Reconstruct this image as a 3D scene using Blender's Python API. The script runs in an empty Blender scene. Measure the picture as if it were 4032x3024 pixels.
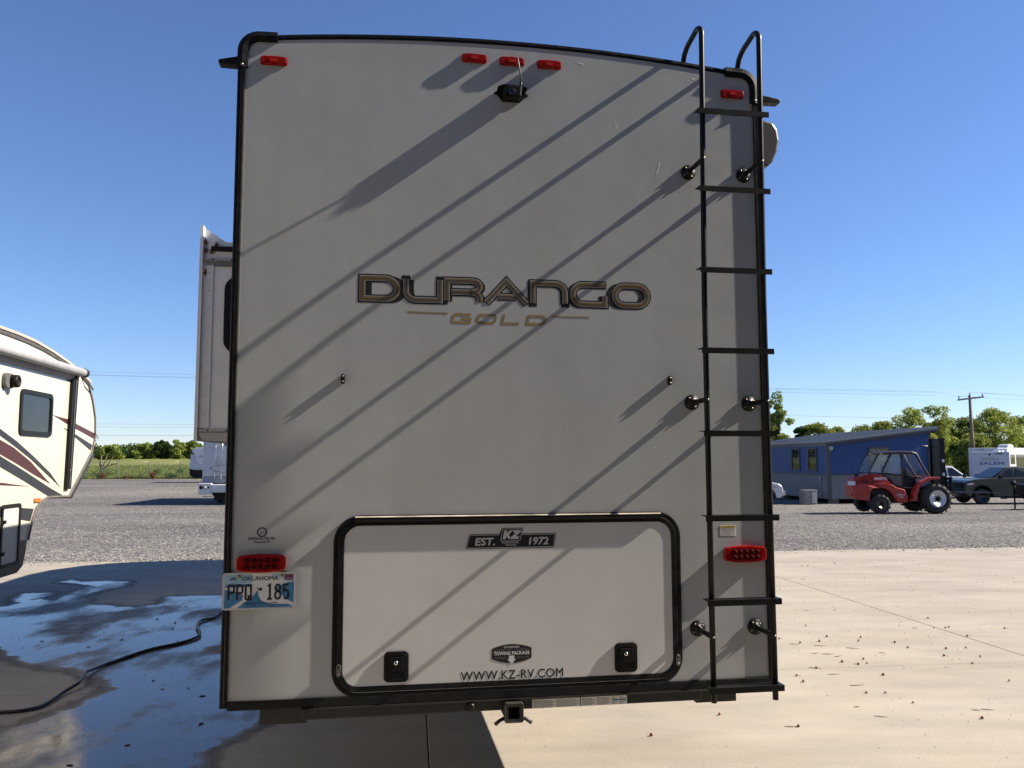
import bpy, bmesh, math, random
import numpy as np
from mathutils import Vector, Matrix, noise as mnoise
R = math.radians
PI = math.pi
sc = bpy.context.scene
C = sc.collection

# ------------------------------------------------------------------ camera
EYE = 1.85
PITCH, ROLL = 0.0910, -0.0021
cam_d = bpy.data.cameras.new('camera')
cam = bpy.data.objects.new('camera', cam_d); C.objects.link(cam)
cam_d.sensor_fit = 'HORIZONTAL'; cam_d.sensor_width = 36.0
cam_d.lens = 36.0 * 3260.0 / 4032.0
cam_d.clip_start = 0.05; cam_d.clip_end = 6000
_f = Vector((0, math.cos(PITCH), math.sin(PITCH))); _u = Vector((0, -math.sin(PITCH), math.cos(PITCH))); _x = Vector((1, 0, 0))
_r = _x * math.cos(ROLL) + _u * math.sin(ROLL); _u2 = -_x * math.sin(ROLL) + _u * math.cos(ROLL)
cam.matrix_world = Matrix(((_r.x, _u2.x, -_f.x, 0), (_r.y, _u2.y, -_f.y, 0), (_r.z, _u2.z, -_f.z, EYE), (0, 0, 0, 1)))
sc.camera = cam

# ------------------------------------------------------------------ sky and sun
SUN_EL = R(37.0)
SUN_H = (0.9969, 0.0784)                       # towards the sun, horizontally
world = bpy.data.worlds.new('World'); sc.world = world; world.use_nodes = True
wn = world.node_tree.nodes; wl = world.node_tree.links
bg = wn['Background']; bg.inputs[1].default_value = 0.063
sky = wn.new('ShaderNodeTexSky'); sky.sky_type = 'NISHITA'; sky.sun_disc = False
sky.sun_elevation = SUN_EL; sky.sun_rotation = math.atan2(SUN_H[0], SUN_H[1])
sky.altitude = 200; sky.air_density = 1.0; sky.dust_density = 0.0; sky.ozone_density = 6.8
wb = wn.new('ShaderNodeMix'); wb.data_type = 'RGBA'; wb.blend_type = 'MULTIPLY'; wb.inputs[0].default_value = 1.0; wb.inputs[7].default_value = (0.97, 0.94, 1.04, 1)   # white balance of the whole sky
wl.new(sky.outputs[0], wb.inputs[6]); wl.new(wb.outputs[2], bg.inputs[0])
sun_d = bpy.data.lights.new('sun', 'SUN'); sun_d.energy = 5.0; sun_d.angle = R(0.45); sun_d.color = (1.0, 0.90, 0.76)
sun = bpy.data.objects.new('sun', sun_d); C.objects.link(sun)
sdir = Vector((SUN_H[0] * math.cos(SUN_EL), SUN_H[1] * math.cos(SUN_EL), math.sin(SUN_EL)))
sun.rotation_euler = (-sdir).to_track_quat('-Z', 'Y').to_euler()
sun.location = sdir * 60
vs = sc.view_settings
vs.view_transform = 'Standard'; vs.look = 'None'; vs.exposure = 1.28; vs.gamma = 1.0; vs.use_curve_mapping = False
sc.cycles.use_denoising = True
sc.cycles.max_bounces = 8

# ------------------------------------------------------------------ materials
MATS = {}
def mat(name, col, rough=0.5, metal=0.0, spec=0.5, var=0.0, vscale=4.0, col2=None, bump=0.0, bscale=40.0, bdist=0.01,
        coat=0.0, trans=0.0, ior=1.45, emis=None, alpha=1.0, rvar=0.0, stretch=None, detail=4.0):
    if name in MATS: return MATS[name]
    m = bpy.data.materials.new(name); m.use_nodes = True
    n = m.node_tree.nodes; l = m.node_tree.links
    b = n['Principled BSDF']
    b.inputs['Base Color'].default_value = (*col, 1); b.inputs['Roughness'].default_value = rough
    b.inputs['Metallic'].default_value = metal; b.inputs['Specular IOR Level'].default_value = spec
    b.inputs['Coat Weight'].default_value = coat; b.inputs['Coat Roughness'].default_value = 0.06
    b.inputs['Transmission Weight'].default_value = trans; b.inputs['IOR'].default_value = ior
    b.inputs['Alpha'].default_value = alpha
    if emis: b.inputs['Emission Color'].default_value = (*emis[0], 1); b.inputs['Emission Strength'].default_value = emis[1]
    tc = n.new('ShaderNodeTexCoord')
    src = tc.outputs['Object']
    if stretch:
        mp = n.new('ShaderNodeMapping'); mp.inputs['Scale'].default_value = stretch; l.new(src, mp.inputs['Vector']); src = mp.outputs[0]
    if var > 0 or col2 or rvar:
        t = n.new('ShaderNodeTexNoise'); t.inputs['Scale'].default_value = vscale; t.inputs['Detail'].default_value = detail
        t.inputs['Roughness'].default_value = 0.6
        l.new(src, t.inputs['Vector'])
        if col2 or var:
            cr = n.new('ShaderNodeValToRGB'); cr.color_ramp.elements[0].position = 0.33; cr.color_ramp.elements[1].position = 0.67
            c2 = col2 or tuple(min(1, c * (1 + var)) for c in col)
            c1 = col if col2 else tuple(c * (1 - var) for c in col)
            cr.color_ramp.elements[0].color = (*c1, 1); cr.color_ramp.elements[1].color = (*c2, 1)
            l.new(t.outputs['Fac'], cr.inputs[0]); l.new(cr.outputs[0], b.inputs['Base Color'])
        if rvar:
            mr = n.new('ShaderNodeMapRange'); mr.inputs[1].default_value = 0.3; mr.inputs[2].default_value = 0.7
            mr.inputs[3].default_value = max(0.02, rough - rvar); mr.inputs[4].default_value = min(1, rough + rvar)
            l.new(t.outputs['Fac'], mr.inputs[0]); l.new(mr.outputs[0], b.inputs['Roughness'])
    if bump > 0:
        t2 = n.new('ShaderNodeTexNoise'); t2.inputs['Scale'].default_value = bscale; t2.inputs['Detail'].default_value = 3
        l.new(src, t2.inputs['Vector'])
        bp = n.new('ShaderNodeBump'); bp.inputs['Strength'].default_value = bump; bp.inputs['Distance'].default_value = bdist
        l.new(t2.outputs['Fac'], bp.inputs['Height']); l.new(bp.outputs[0], b.inputs['Normal'])
    MATS[name] = m
    return m

def leaf_mat(name, c1, c2, c3):
    if name in MATS: return MATS[name]
    m = bpy.data.materials.new(name); m.use_nodes = True
    n = m.node_tree.nodes; l = m.node_tree.links
    for x in list(n): n.remove(x)
    out = n.new('ShaderNodeOutputMaterial'); d = n.new('ShaderNodeBsdfDiffuse'); t = n.new('ShaderNodeBsdfTranslucent')
    mx = n.new('ShaderNodeMixShader'); mx.inputs[0].default_value = 0.32
    g = n.new('ShaderNodeNewGeometry'); cr = n.new('ShaderNodeValToRGB')
    cr.color_ramp.elements[0].color = (*c1, 1); cr.color_ramp.elements[1].color = (*c3, 1)
    e = cr.color_ramp.elements.new(0.5); e.color = (*c2, 1)
    oi = n.new('ShaderNodeObjectInfo')
    hs = n.new('ShaderNodeHueSaturation')
    mr = n.new('ShaderNodeMapRange'); mr.inputs[3].default_value = 0.78; mr.inputs[4].default_value = 1.22
    l.new(oi.outputs['Random'], mr.inputs[0]); l.new(mr.outputs[0], hs.inputs['Value'])
    l.new(g.outputs['Random Per Island'], cr.inputs[0]); l.new(cr.outputs[0], hs.inputs['Color'])
    l.new(hs.outputs[0], d.inputs[0]); l.new(hs.outputs[0], t.inputs[0])
    l.new(d.outputs[0], mx.inputs[1]); l.new(t.outputs[0], mx.inputs[2]); l.new(mx.outputs[0], out.inputs[0])
    MATS[name] = m
    return m

BLACK = mat('black_trim', (0.009, 0.009, 0.0095), 0.42, spec=0.22, var=0.3, vscale=30, rvar=0.12)
BLACKM = mat('black_powder_coat', (0.008, 0.008, 0.0085), 0.4, spec=0.2, var=0.1, vscale=5, rvar=0.04)
RUBBER = mat('tyre_rubber', (0.016, 0.015, 0.014), 0.8, var=0.4, vscale=12, col2=(0.045, 0.040, 0.034))
CHROME = mat('bright_metal', (0.62, 0.62, 0.63), 0.22, 1.0, var=0.1, vscale=20)
STEELG = mat('worn_steel', (0.25, 0.22, 0.18), 0.4, 0.9, var=0.25, vscale=25)
GLASSD = mat('dark_tinted_glass', (0.012, 0.014, 0.016), 0.04, spec=0.6, var=0.2, vscale=2)
WHITEP = mat('white_gelcoat', (0.62, 0.62, 0.615), 0.28, var=0.05, vscale=2, coat=0.3)
PRINTW = mat('white_print', (0.66, 0.66, 0.66), 0.4, var=0.04, vscale=20)
PRINTK = mat('black_print', (0.012, 0.012, 0.014), 0.45, var=0.2, vscale=20)
REDL = None

# ------------------------------------------------------------------ mesh helpers
class MB:
    def __init__(s): s.v = []; s.f = []; s.sm = []
    def add(s, vs, fs, smooth=False):
        o = len(s.v); s.v += [tuple(p) for p in vs]; s.f += [tuple(i + o for i in f) for f in fs]; s.sm += [smooth] * len(fs); return s
    def box(s, a, b):
        (x0, y0, z0), (x1, y1, z1) = a, b
        if x0 > x1: x0, x1 = x1, x0
        if y0 > y1: y0, y1 = y1, y0
        if z0 > z1: z0, z1 = z1, z0
        return s.add([(x0, y0, z0), (x1, y0, z0), (x1, y1, z0), (x0, y1, z0), (x0, y0, z1), (x1, y0, z1), (x1, y1, z1), (x0, y1, z1)],
                     [(0, 3, 2, 1), (4, 5, 6, 7), (0, 1, 5, 4), (1, 2, 6, 5), (2, 3, 7, 6), (3, 0, 4, 7)])
    def prism(s, pts, a, b, axis='y'):
        """polygon pts (2D) extruded from a to b. axis y: pts are (x,z); axis x: pts are (y,z); axis z: (x,y)"""
        n = len(pts)
        def P(p, t):
            return (p[0], t, p[1]) if axis == 'y' else ((t, p[0], p[1]) if axis == 'x' else (p[0], p[1], t))
        vs = [P(p, a) for p in pts] + [P(p, b) for p in pts]
        fs = [tuple(range(n))[::-1], tuple(range(n, 2 * n))]
        for i in range(n):
            j = (i + 1) % n; fs.append((i, j, j + n, i + n))
        return s.add(vs, fs)
    def tube(s, path, r, n=8, closed=False, cap=True, smooth=True):
        path = [Vector(p) for p in path]; m = len(path)
        rr = r if isinstance(r, (list, tuple)) else [r] * m
        vs = []; up = None
        for i, p in enumerate(path):
            if closed: t = (path[(i + 1) % m] - path[i - 1])
            else: t = (path[min(i + 1, m - 1)] - path[max(i - 1, 0)])
            t.normalize()
            if up is None:
                up = Vector((0, 0, 1)) if abs(t.z) < 0.9 else Vector((1, 0, 0))
            a = t.cross(up); a.normalize(); b = a.cross(t); b.normalize(); up = b
            for k in range(n):
                an = 2 * PI * k / n
                vs.append(p + a * (math.cos(an) * rr[i]) + b * (math.sin(an) * rr[i]))
        fs = []
        for i in range(m if closed else m - 1):
            j = (i + 1) % m
            for k in range(n):
                k2 = (k + 1) % n
                fs.append((i * n + k, i * n + k2, j * n + k2, j * n + k))
        if cap and not closed:
            fs.append(tuple(range(n))[::-1]); fs.append(tuple(range((m - 1) * n, m * n)))
        return s.add(vs, fs, smooth)
    def lathe(s, prof, c=(0, 0, 0), axis='y', n=24, smooth=True, cap=True):
        """prof: list of (radius, t along axis)"""
        vs = []
        for (r, t) in prof:
            for k in range(n):
                a = 2 * PI * k / n; p, q = r * math.cos(a), r * math.sin(a)
                v = (p, t, q) if axis == 'y' else ((t, p, q) if axis == 'x' else (p, q, t))
                vs.append((v[0] + c[0], v[1] + c[1], v[2] + c[2]))
        fs = []
        for i in range(len(prof) - 1):
            for k in range(n):
                k2 = (k + 1) % n
                fs.append((i * n + k, i * n + k2, (i + 1) * n + k2, (i + 1) * n + k))
        if cap: fs.append(tuple(range(n))[::-1]); fs.append(tuple(range((len(prof) - 1) * n, len(prof) * n)))
        return s.add(vs, fs, smooth)
    def stroke(s, pts, w, y, closed=False):
        """flat ribbon in the xz plane at depth y with mitred corners"""
        P = [Vector((p[0], p[1])) for p in pts]; n = len(P); L = []; Rr = []
        for i in range(n):
            if closed: a, b = P[i] - P[i - 1], P[(i + 1) % n] - P[i]
            else:
                a = P[i] - P[i - 1] if i > 0 else P[1] - P[0]
                b = P[i + 1] - P[i] if i < n - 1 else P[-1] - P[-2]
            a.normalize(); b.normalize(); t = (a + b)
            if t.length < 1e-6: t = a
            t.normalize(); nn = Vector((-t.y, t.x)); k = max(0.35, nn.dot(Vector((-a.y, a.x))))
            L.append(P[i] + nn * (w / 2 / k)); Rr.append(P[i] - nn * (w / 2 / k))
        vs = [(p.x, y, p.y) for p in L] + [(p.x, y, p.y) for p in Rr]
        fs = [(i, (i + 1) % n, (i + 1) % n + n, i + n) for i in range(n if closed else n - 1)]
        return s.add(vs, fs)
    def poly(s, pts, y):
        return s.add([(p[0], y, p[1]) for p in pts], [tuple(range(len(pts)))])
    def build(s, name, m, parent=None, bevel=0, bseg=2, angle=0.6, loc=None, rot=None):
        me = bpy.data.meshes.new(name); me.from_pydata(s.v, [], s.f)
        bm = bmesh.new(); bm.from_mesh(me); bmesh.ops.recalc_face_normals(bm, faces=bm.faces)
        for i, f in enumerate(bm.faces): f.smooth = s.sm[i] if i < len(s.sm) else False
        if bevel:
            es = [e for e in bm.edges if len(e.link_faces) == 2 and e.calc_face_angle(0) > angle]
            bmesh.ops.bevel(bm, geom=es, offset=bevel, segments=bseg, affect='EDGES', profile=0.5, clamp_overlap=True)
        bm.to_mesh(me); bm.free()
        return link(name, me, m, parent, loc, rot)

def link(name, me, m, parent=None, loc=None, rot=None):
    o = bpy.data.objects.new(name, me); C.objects.link(o)
    if m is not None and len(me.materials) == 0: me.materials.append(m)
    if parent is not None: o.parent = parent
    if loc is not None: o.location = loc
    if rot is not None: o.rotation_euler = rot
    return o
def tag(o, label, cat, group=None):
    o['label'] = label; o['category'] = cat
    if group: o['group'] = group
    return o
def thing(name, label, cat, loc=(0, 0, 0), rz=0, group=None):
    o = bpy.data.objects.new(name, None); C.objects.link(o); o.location = loc; o.rotation_euler = (0, 0, rz)
    o.empty_display_size = 0.3
    return tag(o, label, cat, group)
def struct(o, kind='structure'): o['kind'] = kind; return o
def copy_tree(o, parent=None):
    c = o.copy(); C.objects.link(c); c.parent = parent
    for ch in list(o.children): copy_tree(ch, c)
    return c
def boxo(name, a, b, m, parent, bevel=0): return MB().box(a, b).build(name, m, parent, bevel)
def rrect(x0, x1, z0, z1, r, n=6):
    pts = []
    for cx, cz, a0 in ((x1 - r, z1 - r, 0), (x0 + r, z1 - r, 90), (x0 + r, z0 + r, 180), (x1 - r, z0 + r, 270)):
        for i in range(n + 1):
            a = R(a0 + 90 * i / n); pts.append((cx + r * math.cos(a), cz + r * math.sin(a)))
    return pts
def ring(outer, inner, y0, y1):
    n = len(outer); mb = MB()
    vs = [(p[0], y0, p[1]) for p in outer] + [(p[0], y0, p[1]) for p in inner] + [(p[0], y1, p[1]) for p in outer] + [(p[0], y1, p[1]) for p in inner]
    fs = []
    for i in range(n):
        j = (i + 1) % n
        fs += [(i, j, j + n, i + n), (i + 2 * n, i + 3 * n, j + 3 * n, j + 2 * n), (i, i + 2 * n, j + 2 * n, j), (i + n, j + n, j + 3 * n, i + 3 * n)]
    return mb.add(vs, fs)

def text(name, s, x0, x1, z0, z1, y, m, parent, bold=0.0, shear=0.0, rotz=0, plane='back', loc=None, spacing=1.0):
    """flat lettering in the local xz plane facing -y, fitted to a box"""
    cu = bpy.data.curves.new('t', 'FONT'); cu.body = s; cu.size = 1; cu.shear = shear; cu.resolution_u = 3
    cu.space_character = spacing
    o = bpy.data.objects.new('t', cu); C.objects.link(o)
    dg = bpy.context.evaluated_depsgraph_get()
    me = bpy.data.meshes.new_from_object(o.evaluated_get(dg))
    bpy.data.objects.remove(o); bpy.data.curves.remove(cu)
    n = len(me.vertices); co = np.zeros(n * 3); me.vertices.foreach_get('co', co); co = co.reshape(-1, 3)
    mn, mx = co.min(0), co.max(0)
    q = np.zeros_like(co)
    q[:, 0] = x0 + (co[:, 0] - mn[0]) / (mx[0] - mn[0]) * (x1 - x0)
    q[:, 2] = z0 + (co[:, 1] - mn[1]) / (mx[1] - mn[1]) * (z1 - z0)
    q[:, 1] = y
    me.vertices.foreach_set('co', q.ravel()); me.update()
    if bold > 0:      # heavier weight: the same outlines again, shifted by a hair, each on its own plane
        d = bold / 0.72 * (z1 - z0) * 0.75
        V = []; F = []; pf = [tuple(p.vertices) for p in me.polygons]
        for k, (dx, dz) in enumerate(((-d, 0), (d, 0), (0, d), (0, -d), (-d * 0.5, 0), (d * 0.5, 0))):
            o_ = len(V); V += [(a + dx, b - 0.00004 * k, c + dz) for a, b, c in q.tolist()]; F += [tuple(i + o_ for i in f) for f in pf]
        bpy.data.meshes.remove(me); me = bpy.data.meshes.new(name); me.from_pydata(V, [], F)
    me.materials.clear()
    me.name = name
    return link(name, me, m, parent, loc, (0, 0, rotz) if rotz else None)

# ------------------------------------------------------------------ terrain
EA = 0.12
e1 = (math.cos(EA), math.sin(EA)); e2 = (-math.sin(EA), math.cos(EA))
def ab(x, y): return x * e1[0] + y * e1[1], x * e2[0] + y * e2[1]
def xy(a, b): return a * e1[0] + b * e2[0], a * e1[1] + b * e2[1]
PAD_B = 16.2
def ground(x, y):
    a, b = ab(x, y)
    d = b - PAD_B
    if d < 0: return -0.02
    if y < 45: z = -0.02 - 0.0205 * d if d < 26 else -0.553
    elif y < 90: z = -0.553 + 0.45 * (y - 45) / 45
    else: z = -0.103 + min(y - 90, 170) * 0.0162
    return z
def smooth_ground(x, y):
    return (ground(x, y) + ground(x, y - 2) + ground(x, y + 2) + ground(x, y - 4) + ground(x, y + 4)) / 5 if ab(x, y)[1] > PAD_B + 5 else ground(x, y)

def ground_material():
    m = bpy.data.materials.new('gravel_lot'); m.use_nodes = True
    n = m.node_tree.nodes; l = m.node_tree.links; b = n['Principled BSDF']; b.inputs['Roughness'].default_value = 0.95; b.inputs['Specular IOR Level'].default_value = 0.15
    g = n.new('ShaderNodeNewGeometry')
    v = n.new('ShaderNodeTexVoronoi'); v.inputs['Scale'].default_value = 17; l.new(g.outputs['Position'], v.inputs['Vector'])
    cr = n.new('ShaderNodeValToRGB')
    el = cr.color_ramp.elements
    el[0].position = 0.0; el[0].color = (0.045, 0.045, 0.049, 1); el[1].position = 1.0; el[1].color = (0.34, 0.32, 0.295, 1)
    for p, c in ((0.3, (0.100, 0.099, 0.101)), (0.55, (0.150, 0.147, 0.146)), (0.8, (0.195, 0.189, 0.183))):
        e = el.new(p); e.color = (*c, 1)
    sep = n.new('ShaderNodeSeparateColor'); l.new(v.outputs['Color'], sep.inputs[0]); l.new(sep.outputs[0], cr.inputs[0])
    # large tracks and dusty patches
    mp = n.new('ShaderNodeMapping'); mp.inputs['Scale'].default_value = (0.05, 0.22, 1); l.new(g.outputs['Position'], mp.inputs[0])
    t = n.new('ShaderNodeTexNoise'); t.inputs['Scale'].default_value = 1.0; t.inputs['Detail'].default_value = 6; l.new(mp.outputs[0], t.inputs[0])
    cr2 = n.new('ShaderNodeValToRGB'); cr2.color_ramp.elements[0].position = 0.35; cr2.color_ramp.elements[1].position = 0.7
    cr2.color_ramp.elements[0].color = (0.66, 0.655, 0.67, 1); cr2.color_ramp.elements[1].color = (1.2, 1.15, 1.07, 1)
    l.new(t.outputs[0], cr2.inputs[0])
    mx = n.new('ShaderNodeMix'); mx.data_type = 'RGBA'; mx.blend_type = 'MULTIPLY'; mx.inputs[0].default_value = 1
    l.new(cr.outputs[0], mx.inputs[6]); l.new(cr2.outputs[0], mx.inputs[7])
    # grass beyond the fence line
    sx = n.new('ShaderNodeSeparateXYZ'); l.new(g.outputs['Position'], sx.inputs[0])
    wob = n.new('ShaderNodeTexNoise'); wob.inputs['Scale'].default_value = 0.8; l.new(g.outputs['Position'], wob.inputs[0])
    ad = n.new('ShaderNodeMath'); ad.operation = 'MULTIPLY_ADD'; ad.inputs[1].default_value = 2.2; l.new(wob.outputs[0], ad.inputs[0]); l.new(sx.outputs[1], ad.inputs[2])
    gt = n.new('ShaderNodeMapRange'); gt.inputs[1].default_value = 88.2; gt.inputs[2].default_value = 89.4; l.new(ad.outputs[0], gt.inputs[0])
    mp3 = n.new('ShaderNodeMapping'); mp3.inputs['Scale'].default_value = (0.25, 0.06, 1); l.new(g.outputs['Position'], mp3.inputs[0])
    t3 = n.new('ShaderNodeTexNoise'); t3.inputs['Scale'].default_value = 1; t3.inputs['Detail'].default_value = 7; l.new(mp3.outputs[0], t3.inputs[0])
    cr3 = n.new('ShaderNodeValToRGB'); cr3.color_ramp.elements[0].position = 0.3; cr3.color_ramp.elements[1].position = 0.7
    cr3.color_ramp.elements[0].color = (0.085, 0.115, 0.028, 1); cr3.color_ramp.elements[1].color = (0.22, 0.22, 0.068, 1)
    l.new(t3.outputs[0], cr3.inputs[0])
    mx2 = n.new('ShaderNodeMix'); mx2.data_type = 'RGBA'; l.new(gt.outputs[0], mx2.inputs[0]); l.new(mx.outputs[2], mx2.inputs[6]); l.new(cr3.outputs[0], mx2.inputs[7])
    l.new(mx2.outputs[2], b.inputs['Base Color'])
    bp = n.new('ShaderNodeBump'); bp.inputs['Strength'].default_value = 0.9; bp.inputs['Distance'].default_value = 0.03
    l.new(v.outputs['Distance'], bp.inputs['Height']); bp.invert = True; l.new(bp.outputs[0], b.inputs['Normal'])
    return m
def build_ground():
    bs = [-600, -200, -60, -20, -8, 0, 8, 14, 15.6, PAD_B - 0.25, PAD_B - 0.02, PAD_B + 0.6] + [17 + 1.5 * i for i in range(60)] + [115, 130, 160, 200, 240, 280, 330, 500, 1000, 2500]
    as_ = [-2500, -800, -300, -150, -100, -70, -50] + [-40 + 4 * i for i in range(21)] + [50, 70, 100, 150, 300, 800, 2500]
    vs = []; fs = []
    for b in bs:
        for a in as_:
            x, y = xy(a, b)
            z = smooth_ground(x, y)
            if -30 < b < PAD_B - 0.1: z = -0.16
            if b > PAD_B + 1 and b < 100 and abs(a) < 60: z += 0.02 * mnoise.noise(Vector((x * 0.35, y * 0.35, 0)))
            vs.append((x, y, z))
    k = len(as_)
    for i in range(len(bs) - 1):
        for j in range(k - 1): fs.append((i * k + j, i * k + j + 1, (i + 1) * k + j + 1, (i + 1) * k + j))
    mb = MB(); mb.add(vs, fs, True)
    o = mb.build('ground', ground_material()); struct(o)
build_ground()

# concrete pad: base plus slabs with open joints
def concrete_material():
    m = bpy.data.materials.new('broomed_concrete'); m.use_nodes = True
    n = m.node_tree.nodes; l = m.node_tree.links; b = n['Principled BSDF']; b.inputs['Roughness'].default_value = 0.8; b.inputs['Specular IOR Level'].default_value = 0.25
    g = n.new('ShaderNodeNewGeometry')
    def nz(scale, det, mapping=None, rough=0.55):
        t = n.new('ShaderNodeTexNoise'); t.inputs['Scale'].default_value = scale; t.inputs['Detail'].default_value = det; t.inputs['Roughness'].default_value = rough
        if mapping:
            mp = n.new('ShaderNodeMapping'); mp.inputs['Scale'].default_value = mapping; mp.inputs['Rotation'].default_value = (0, 0, -0.12); l.new(g.outputs['Position'], mp.inputs[0]); l.new(mp.outputs[0], t.inputs[0])
        else: l.new(g.outputs['Position'], t.inputs[0])
        return t
    def ramp(t, p0, c0, p1, c1):
        r = n.new('ShaderNodeValToRGB'); r.color_ramp.elements[0].position = p0; r.color_ramp.elements[1].position = p1
        r.color_ramp.elements[0].color = (*c0, 1); r.color_ramp.elements[1].color = (*c1, 1); l.new(t.outputs[0], r.inputs[0]); return r
    def mult(a, bb, fac=1.0, mode='MULTIPLY'):
        x = n.new('ShaderNodeMix'); x.data_type = 'RGBA'; x.blend_type = mode; x.inputs[0].default_value = fac
        l.new(a, x.inputs[6]); l.new(bb, x.inputs[7]); return x.outputs[2]
    base = ramp(nz(0.9, 8, (0.6, 1.3, 1)), 0.28, (0.272, 0.245, 0.204), 0.75, (0.350, 0.321, 0.276))
    blot = ramp(nz(2.6, 6, (0.5, 1.6, 1)), 0.32, (0.88, 0.885, 0.90), 0.62, (1.03, 1.0, 0.965))
    tyre = ramp(nz(0.55, 5, (0.16, 2.6, 1)), 0.36, (0.93, 0.925, 0.93), 0.52, (1, 1, 1))
    rust = ramp(nz(0.8, 5), 0.67, (1, 1, 1), 0.80, (1.02, 0.84, 0.58))
    speck = ramp(nz(70, 4), 0.30, (0.74, 0.73, 0.72), 0.46, (1, 1, 1))
    c = mult(base.outputs[0], blot.outputs[0]); c = mult(c, tyre.outputs[0]); c = mult(c, rust.outputs[0]); c = mult(c, speck.outputs[0])
    l.new(c, b.inputs['Base Color'])
    bp = n.new('ShaderNodeBump'); bp.inputs['Strength'].default_value = 0.25; bp.inputs['Distance'].default_value = 0.004
    l.new(nz(120, 3).outputs[0], bp.inputs['Height']); l.new(bp.outputs[0], b.inputs['Normal'])
    return m
CONC = concrete_material()
def build_pad():
    JOINT = mat('joint_dirt', (0.10, 0.085, 0.065), 0.95, var=0.3, vscale=8)
    A = [-22.3, -16.74, -11.12, -5.5, 0.12, 5.74, 11.36, 16.98, 22.6]; B = [-20.3, -15.74, -11.16, -6.58, -2.0, 2.58, 7.16, 11.74, PAD_B]
    mb = MB()
    q = [xy(A[0], B[0]), xy(A[-1], B[0]), xy(A[-1], B[-1] - 0.03), xy(A[0], B[-1] - 0.03)]
    mb.prism(q, -0.15, -0.012, 'z')
    pad = mb.build('concrete_pad', JOINT); struct(pad)
    g = 0.004
    for i in range(len(A) - 1):
        for j in range(len(B) - 1):
            q = [xy(A[i] + g, B[j] + g), xy(A[i + 1] - g, B[j] + g), xy(A[i + 1] - g, B[j + 1] - g), xy(A[i] + g, B[j + 1] - g)]
            m2 = MB().prism(q, -0.14, 0.0, 'z')
            m2.build('concrete_slab', CONC, pad, bevel=0.004, bseg=1)
build_pad()

# ------------------------------------------------------------------ the big trailer
TH = 0.1605
P0 = (-0.0019, 3.8021, 0.0)
def fibre_material():
    m = bpy.data.materials.new('grey_fibreglass_wall'); m.use_nodes = True
    n = m.node_tree.nodes; l = m.node_tree.links; b = n['Principled BSDF']
    b.inputs['Roughness'].default_value = 0.42; b.inputs['Specular IOR Level'].default_value = 0.4
    tc = n.new('ShaderNodeTexCoord')
    t = n.new('ShaderNodeTexNoise'); t.inputs['Scale'].default_value = 2.2; t.inputs['Detail'].default_value = 7; l.new(tc.outputs['Object'], t.inputs[0])
    r = n.new('ShaderNodeValToRGB'); r.color_ramp.elements[0].position = 0.3; r.color_ramp.elements[1].position = 0.7
    r.color_ramp.elements[0].color = (0.330, 0.344, 0.350, 1); r.color_ramp.elements[1].color = (0.366, 0.380, 0.386, 1); l.new(t.outputs[0], r.inputs[0])
    # pale chalky scuffs, few and small
    t2 = n.new('ShaderNodeTexNoise'); t2.inputs['Scale'].default_value = 3.1; t2.inputs['Detail'].default_value = 5; l.new(tc.outputs['Object'], t2.inputs[0])
    r2 = n.new('ShaderNodeMapRange'); r2.inputs[1].default_value = 0.70; r2.inputs[2].default_value = 0.80; r2.inputs[4].default_value = 0.55; l.new(t2.outputs[0], r2.inputs[0])
    mx = n.new('ShaderNodeMix'); mx.data_type = 'RGBA'; l.new(r2.outputs[0], mx.inputs[0]); l.new(r.outputs[0], mx.inputs[6]); mx.inputs[7].default_value = (0.36, 0.345, 0.31, 1)
    # runs of dirt down the wall
    mp = n.new('ShaderNodeMapping'); mp.inputs['Scale'].default_value = (9, 1, 0.7); l.new(tc.outputs['Object'], mp.inputs[0])
    t3 = n.new('ShaderNodeTexNoise'); t3.inputs['Scale'].default_value = 1; t3.inputs['Detail'].default_value = 6; l.new(mp.outputs[0], t3.inputs[0])
    r3 = n.new('ShaderNodeMapRange'); r3.inputs[1].default_value = 0.35; r3.inputs[2].default_value = 0.6; r3.inputs[3].default_value = 0.965; r3.inputs[4].default_value = 1.0; l.new(t3.outputs[0], r3.inputs[0])
    mx2 = n.new('ShaderNodeMix'); mx2.data_type = 'RGBA'; mx2.blend_type = 'MULTIPLY'; mx2.inputs[0].default_value = 1
    l.new(mx.outputs[2], mx2.inputs[6]); l.new(r3.outputs[0], mx2.inputs[7]); l.new(mx2.outputs[2], b.inputs['Base Color'])
    # gentle ripple of the laminated skin
    t4 = n.new('ShaderNodeTexNoise'); t4.inputs['Scale'].default_value = 8; t4.inputs['Detail'].default_value = 2; l.new(tc.outputs['Object'], t4.inputs[0])
    bp = n.new('ShaderNodeBump'); bp.inputs['Strength'].default_value = 0.2; bp.inputs['Distance'].default_value = 0.0035; l.new(t4.outputs[0], bp.inputs['Height'])
    l.new(bp.outputs[0], b.inputs['Normal'])
    return m
WALL = fibre_material()
SIDEW = mat('trailer_side_panel', (0.42, 0.42, 0.42), 0.4, var=0.06, vscale=2)
def red_lens(name, col):
    m = mat(name, col, 0.2, spec=0.35, var=0.25, vscale=60, coat=0.15)
    return m
REDL = red_lens('red_lens', (0.24, 0.006, 0.005))
REDD = mat('dark_red_lens', (0.03, 0.002, 0.002), 0.6, spec=0.05, var=0.2, vscale=60)
GOLDM = mat('gold_vinyl', (0.225, 0.17, 0.08), 0.45, var=0.12, vscale=15)
GOLDL = mat('gold_vinyl_pale', (0.17, 0.14, 0.09), 0.4, var=0.2, vscale=12)
SILV = mat('silver_vinyl', (0.50, 0.50, 0.51), 0.35, var=0.05, vscale=20)
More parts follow.
